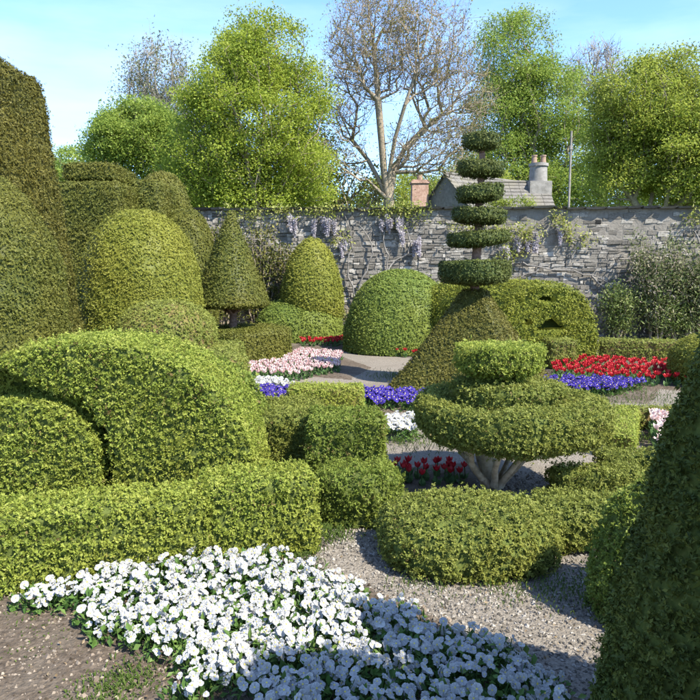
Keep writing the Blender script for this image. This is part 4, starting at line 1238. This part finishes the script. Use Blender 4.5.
# near white pansy bed, soil under it
soil_px = [(-200, 640), (0, 598), (150, 576), (255, 556), (330, 574), (450, 626), (570, 694), (640, 780), (500, 900), (-400, 900)]
bed('flower_bed', poly(soil_px, 0), h=.03)
pan_poly = poly([(30, 603), (115, 578), (258, 558), (325, 585), (400, 618), (450, 635), (552, 694), (520, 730), (300, 760), (205, 700), (150, 655), (95, 628)], .05)
spots = scatter(pan_poly, .158, .3)
for i, (x, y) in enumerate(spots):
    e = empty('white_pansy', (x, y, .02), random.uniform(-.5, .5)); tag(e, 'white pansy plant in bloom in the foreground flower bed', 'pansy', 'white pansies in the foreground bed')
    f = link('foliage', foliage_mesh[i % 5], e); f.rotation_euler = (0, 0, random.random() * 6.28)
    for k in range(random.choice((21, 23, 25, 28))):
        a = random.random() * 6.28; q = random.random() ** .55 * .115
        o = link('flower', flower_mesh[random.randrange(7)], e, (q * math.cos(a), q * math.sin(a), random.uniform(.085, .14) - q * .2))
        s = random.uniform(.55, 1.28); o.scale = (s, s, s); o.rotation_euler = (random.uniform(-.5, .4), random.uniform(-.45, .45), random.gauss(0, .85))
print('pansies', len(spots))

def small_plants(name, lab, group, polypx, mat, step, h=.14, cat='flower', nfl=9, size=.032):
    P = poly(polypx, .08)
    ms = []
    for k in range(4):
        S = Soup(); pansy_leaves(S, 40, step * .62, h * .9, .05, 2)
        for j in range(nfl):
            a = random.random() * 6.28; q = random.random() ** .55 * step * .55
            pansy_flower(S, (q * math.cos(a), q * math.sin(a), h * random.uniform(.85, 1.25)), (random.uniform(-.6, .6), random.uniform(-1, .1), random.uniform(.3, 1)), size, 0, 1)
        ms.append(S.mesh(name, [mat, PETY, PANL]))
    sp_ = scatter(P, step)
    for i, (x, y) in enumerate(sp_):
        o = link(name, ms[i % 4], None, (x, y, .01), random.uniform(-.6, .6)); tag(o, lab, cat, group)
    print(name, len(sp_))
def tulip_mesh(name, mat, h, size, parts=False):
    S = Soup()
    tubes(S, [(0, 0, 0), (.006, 0, h * .5)], [(.006, 0, h * .5), (.0, .004, h)], [.005, .005], [.005, .005], 4, 1)
    for k in range(3):
        a = k * 2.1 + random.random(); d = np.array([math.cos(a), math.sin(a), 0]); e = np.array([-d[1], d[0], 0]); l = h * random.uniform(.75, .95)
        p = [d * .01 - e * .012, d * .01 + e * .012, d * l * .25 + e * .026 + np.array([0, 0, l * .5]), d * l * .25 - e * .026 + np.array([0, 0, l * .5]), d * l * .52 + np.array([0, 0, l * .78])]
        S.add(p, [(0, 1, 2), (0, 2, 3), (3, 2, 4)], 1, random.random())
    for k in range(6):
        a = k * 1.047; d = np.array([math.cos(a), math.sin(a), 0]); e = np.array([-d[1], d[0], 0]); rr = 1 if k % 2 else .88
        b = np.array([0, 0, h]); z = np.array([0, 0, 1.0])
        p = [b, b + d * size * .5 * rr - e * size * .36 + z * size * .5, b + d * size * .5 * rr + e * size * .36 + z * size * .5, b + d * size * .68 * rr - e * size * .32 + z * size * 1.0, b + d * size * .68 * rr + e * size * .32 + z * size * 1.0, b + d * size * .95 * rr + z * size * 1.35]
        S.add(p, [(0, 2, 1), (1, 2, 4), (1, 4, 3), (3, 4, 5)], 0, random.random())
    return S.mesh(name, [mat, TULL])
def tulips(name, lab, group, polypx, mat, step, h=.24, size=.05, zp=None):
    P = poly(polypx, h * .8 if zp is None else zp)
    ms = [tulip_mesh(name, mat, h * random.uniform(.85, 1.15), size * random.uniform(.9, 1.15)) for _ in range(4)]
    sp_ = scatter(P, step)
    for i, (x, y) in enumerate(sp_):
        o = link(name, ms[i % 4], None, (x, y, .0), random.random() * 6.28); tag(o, lab, 'tulip', group); o.rotation_euler = (random.uniform(-.1, .1), random.uniform(-.1, .1), random.random() * 6.28)
    print(name, len(sp_))
# beds on the far side
bed('soil_bed', poly([(540, 378), (600, 386), (700, 392), (700, 362), (600, 356), (545, 362)], 0), h=.02)
bed('soil_bed', poly([(150, 385), (250, 372), (350, 380), (372, 368), (330, 352), (200, 352)], 0), h=.02)
bed('soil_bed', poly([(150, 425), (290, 415), (440, 412), (440, 398), (290, 398), (150, 405)], 0), h=.02)
bed('soil_bed', poly([(535, 402), (650, 404), (660, 388), (540, 384)], 0), h=.02)
bed('soil_bed', poly([(640, 470), (700, 475), (720, 430), (645, 424)], 0), h=.02)
bed('soil_bed', poly([(360, 520), (480, 500), (480, 462), (370, 470)], 0), h=.02)
bed('soil_bed', poly([(270, 352), (350, 352), (350, 340), (270, 340)], 0), h=.02)
tulips('red_tulip', 'red tulip in the long bed before the face shaped hedge', 'red tulips before the face hedge', [(550, 372), (600, 378), (690, 381), (690, 364), (640, 362), (600, 359), (560, 361)], PETR, .14, .15, .044)
tulips('pink_tulip', 'pale pink tulip in the bed before the drum hedge', 'pink tulips before the drum hedge', [(242, 375), (300, 376), (338, 368), (344, 354), (300, 351), (280, 362), (244, 366)], PETK, .12, .12, .044)
tulips('red_tulip', 'red tulip at the foot of the egg shaped yew', 'red tulips under the egg', [(298, 343), (344, 344), (344, 337), (300, 336)], PETR, .15, .12, .046)
tulips('red_tulip', 'red tulip beside the large fresh green dome', 'red tulips beside the green dome', [(392, 353), (420, 354), (430, 346), (398, 346)], PETR, .15, .12, .046)
tulips('red_tulip', 'red tulip beside the stems of the saucer tree', 'red tulips by the saucer tree', [(384, 500), (396, 498), (398, 478), (466, 478), (466, 463), (400, 461), (384, 470)], PETR, .11, .12, .036)
tulips('pink_tulip', 'pink tulip in the small bed beside the dark cone', 'pink tulips beside the dark cone', [(664, 460), (682, 458), (700, 418), (652, 417), (656, 440)], PETK, .085, .18, .042)
small_plants('purple_pansy', 'purple pansy plant in the row left of the short box hedge', 'purple pansies left of the short hedge', [(236, 409), (292, 410), (292, 393), (236, 391)], PETP, .16)
small_plants('purple_pansy', 'purple pansy plant in the row right of the short box hedge', 'purple pansies right of the short hedge', [(360, 405), (428, 407), (428, 396), (360, 394)], PETP, .16)
small_plants('purple_pansy', 'purple pansy plant in the bed before the red tulip bed', 'purple pansies before the red tulips', [(545, 394), (600, 394), (648, 385), (600, 382), (546, 381)], PETP, .16)
small_plants('white_pansy', 'white pansy plant behind the left purple row', 'white pansies behind the purple row', [(244, 392), (290, 390), (288, 383), (244, 383)], PETW, .17)
small_plants('white_pansy', 'white pansy plant between the dark bushy block and the saucer tree', 'white pansies beside the saucer tree', [(372, 437), (412, 438), (412, 422), (374, 421)], PETW, .16)

# ================================================================== GRAVEL, WEEDS, LITTER
PEB = roughmat('pebble', [(.075, .067, .055), (.155, .138, .115), (.225, .204, .173), (.31, .288, .252)], 3, use_rnd=.5, rough=.9)
n = 24000
P_ = np.stack([rng.uniform(-.8, 2.4, n), 2.0 + 3.6 * rng.random(n) ** 1.3], 1)
sp_ = poly(soil_px, 0)
keep = np.array([not inpoly(x, y, sp_) for x, y in P_]) | (rng.random(n) < .10)
P_ = P_[keep]; n = len(P_)
octv = np.array([(1, 0, -.4), (0, 1, -.4), (-1, 0, -.4), (0, -1, -.4), (.25, .3, 1), (-.3, -.2, .9)], float)
octt = np.array([(0, 1, 4), (1, 2, 4), (2, 5, 4), (2, 3, 5), (3, 0, 5), (0, 4, 5)])
sz = rng.uniform(.004, .0125, (n, 1)) * np.array([[1, 1, 1]]) * rng.uniform(.6, 1.3, (n, 3)) * np.array([1, 1, .55])
th = rng.random(n) * 6.28
v = octv[None] * sz[:, None]; v = v + rng.normal(0, .0015, v.shape)
vx = v[..., 0] * np.cos(th)[:, None] - v[..., 1] * np.sin(th)[:, None]; vy = v[..., 0] * np.sin(th)[:, None] + v[..., 1] * np.cos(th)[:, None]
vz = v[..., 2] + .008
insoil = np.array([inpoly(x, y, sp_) for x, y in P_])
vz = vz + np.where(insoil, .03, 0)[:, None]
VV = np.stack([vx + P_[:, :1], vy + P_[:, 1:], vz], -1).reshape(-1, 3)
S = Soup(); S.add(VV, (np.arange(n)[:, None, None] * 6 + octt[None]).reshape(-1, 3), 0, np.repeat(rng.random(n), 6))
o = link('gravel', S.mesh('gravel', [PEB])); tag(o, 'loose grey and buff pebbles on the path', 'gravel', kind='stuff')
n = 14000
Q_ = np.stack([rng.uniform(-2.4, 1.2, n), rng.uniform(1.6, 4.2, n)], 1); Q_ = Q_[[inpoly(x, y, sp_) for x, y in Q_]]; n = len(Q_)
sz = rng.lognormal(-5.3, .5, (n, 1)) * rng.uniform(.7, 1.3, (n, 3)) * np.array([1, 1, .7]); th = rng.random(n) * 6.28
v = octv[None] * sz[:, None]
VV = np.stack([v[..., 0] * np.cos(th)[:, None] - v[..., 1] * np.sin(th)[:, None] + Q_[:, :1], v[..., 0] * np.sin(th)[:, None] + v[..., 1] * np.cos(th)[:, None] + Q_[:, 1:], v[..., 2] + .036], -1).reshape(-1, 3)
S = Soup(); S.add(VV, (np.arange(n)[:, None, None] * 6 + octt[None]).reshape(-1, 3), 0, np.repeat(rng.random(n), 6))
CRUMB = roughmat('soil_crumb', [(.04, .03, .02), (.10, .078, .055), (.18, .145, .11), (.26, .22, .17)], 3, use_rnd=.5, rough=1)
o = link('soil_crumbs', S.mesh('soil_crumbs', [CRUMB])); tag(o, 'crumbs of brown soil and grit in the foreground bed', 'soil', kind='stuff')
# dry leaf litter on path and bed
n = 1500
Q_ = np.c_[rng.uniform(-2.4, 2.4, n), rng.uniform(2.0, 5.0, n), np.full(n, .02)]
Q_[:, 2] = [.045 if inpoly(x, y, sp_) else .018 for x, y in Q_[:, :2]]
S = Soup(); leaf_cloud(S, Q_, 1, .004, .022, .012, 0, .3, .5, 0, .3)
LITTER = leafmat('dry_leaf', [(.10, .07, .04), (.18, .13, .075), (.26, .20, .12)], .2)
o = link('leaf_litter', S.mesh('leaf_litter', [LITTER])); tag(o, 'dry brown leaf litter scattered on path and soil', 'leaf litter', kind='stuff')
# weeds
WEED = leafmat('leaf_weed', [(.05, .085, .02), (.09, .14, .03), (.14, .19, .05)], .3)
def weed_patch(px, py, n, rad, h):
    c = G(px, py)
    q = rng.normal(0, rad, (n, 2)); P0 = np.c_[c.x + q[:, 0], c.y + q[:, 1], np.full(n, .02)]
    a = rng.random(n) * 6.28; l = h * rng.uniform(.4, 1.2, n)
    T0 = P0 + np.stack([np.cos(a) * l * .6, np.sin(a) * l * .6, l], 1); e = np.stack([-np.sin(a), np.cos(a), np.zeros(n)], 1) * .0035
    M0 = (P0 + T0) / 2 + np.array([0, 0, .01])
    VV = np.stack([P0, M0 + e, T0, M0 - e], 1).reshape(-1, 3); i = np.arange(n) * 4
    WS.add(VV, np.concatenate([np.stack([i, i + 1, i + 2], 1), np.stack([i, i + 2, i + 3], 1)]), 0, np.repeat(rng.random(n), 4))
WS = Soup()
for a in [(130, 690, 420, .08, .035), (95, 700, 200, .07, .03), (180, 705, 160, .05, .03), (30, 612, 200, .10, .03), (8, 650, 120, .12, .02), (60, 640, 90, .14, .02), (330, 540, 300, .08, .05), (300, 560, 180, .07, .035), (560, 592, 260, .12, .03), (500, 592, 160, .12, .03), (420, 590, 120, .1, .03), (600, 600, 200, .1, .04), (350, 520, 120, .1, .06),
          (400, 378, 500, .25, .06), (440, 415, 500, .4, .08), (600, 402, 600, .5, .07), (660, 400, 300, .4, .05), (420, 445, 400, .25, .08), (630, 440, 300, .12, .06)]:
    weed_patch(*a)
o = link('weeds', WS.mesh('weeds', [WEED])); tag(o, 'short weeds and grass at the path edges', 'weeds', kind='stuff')
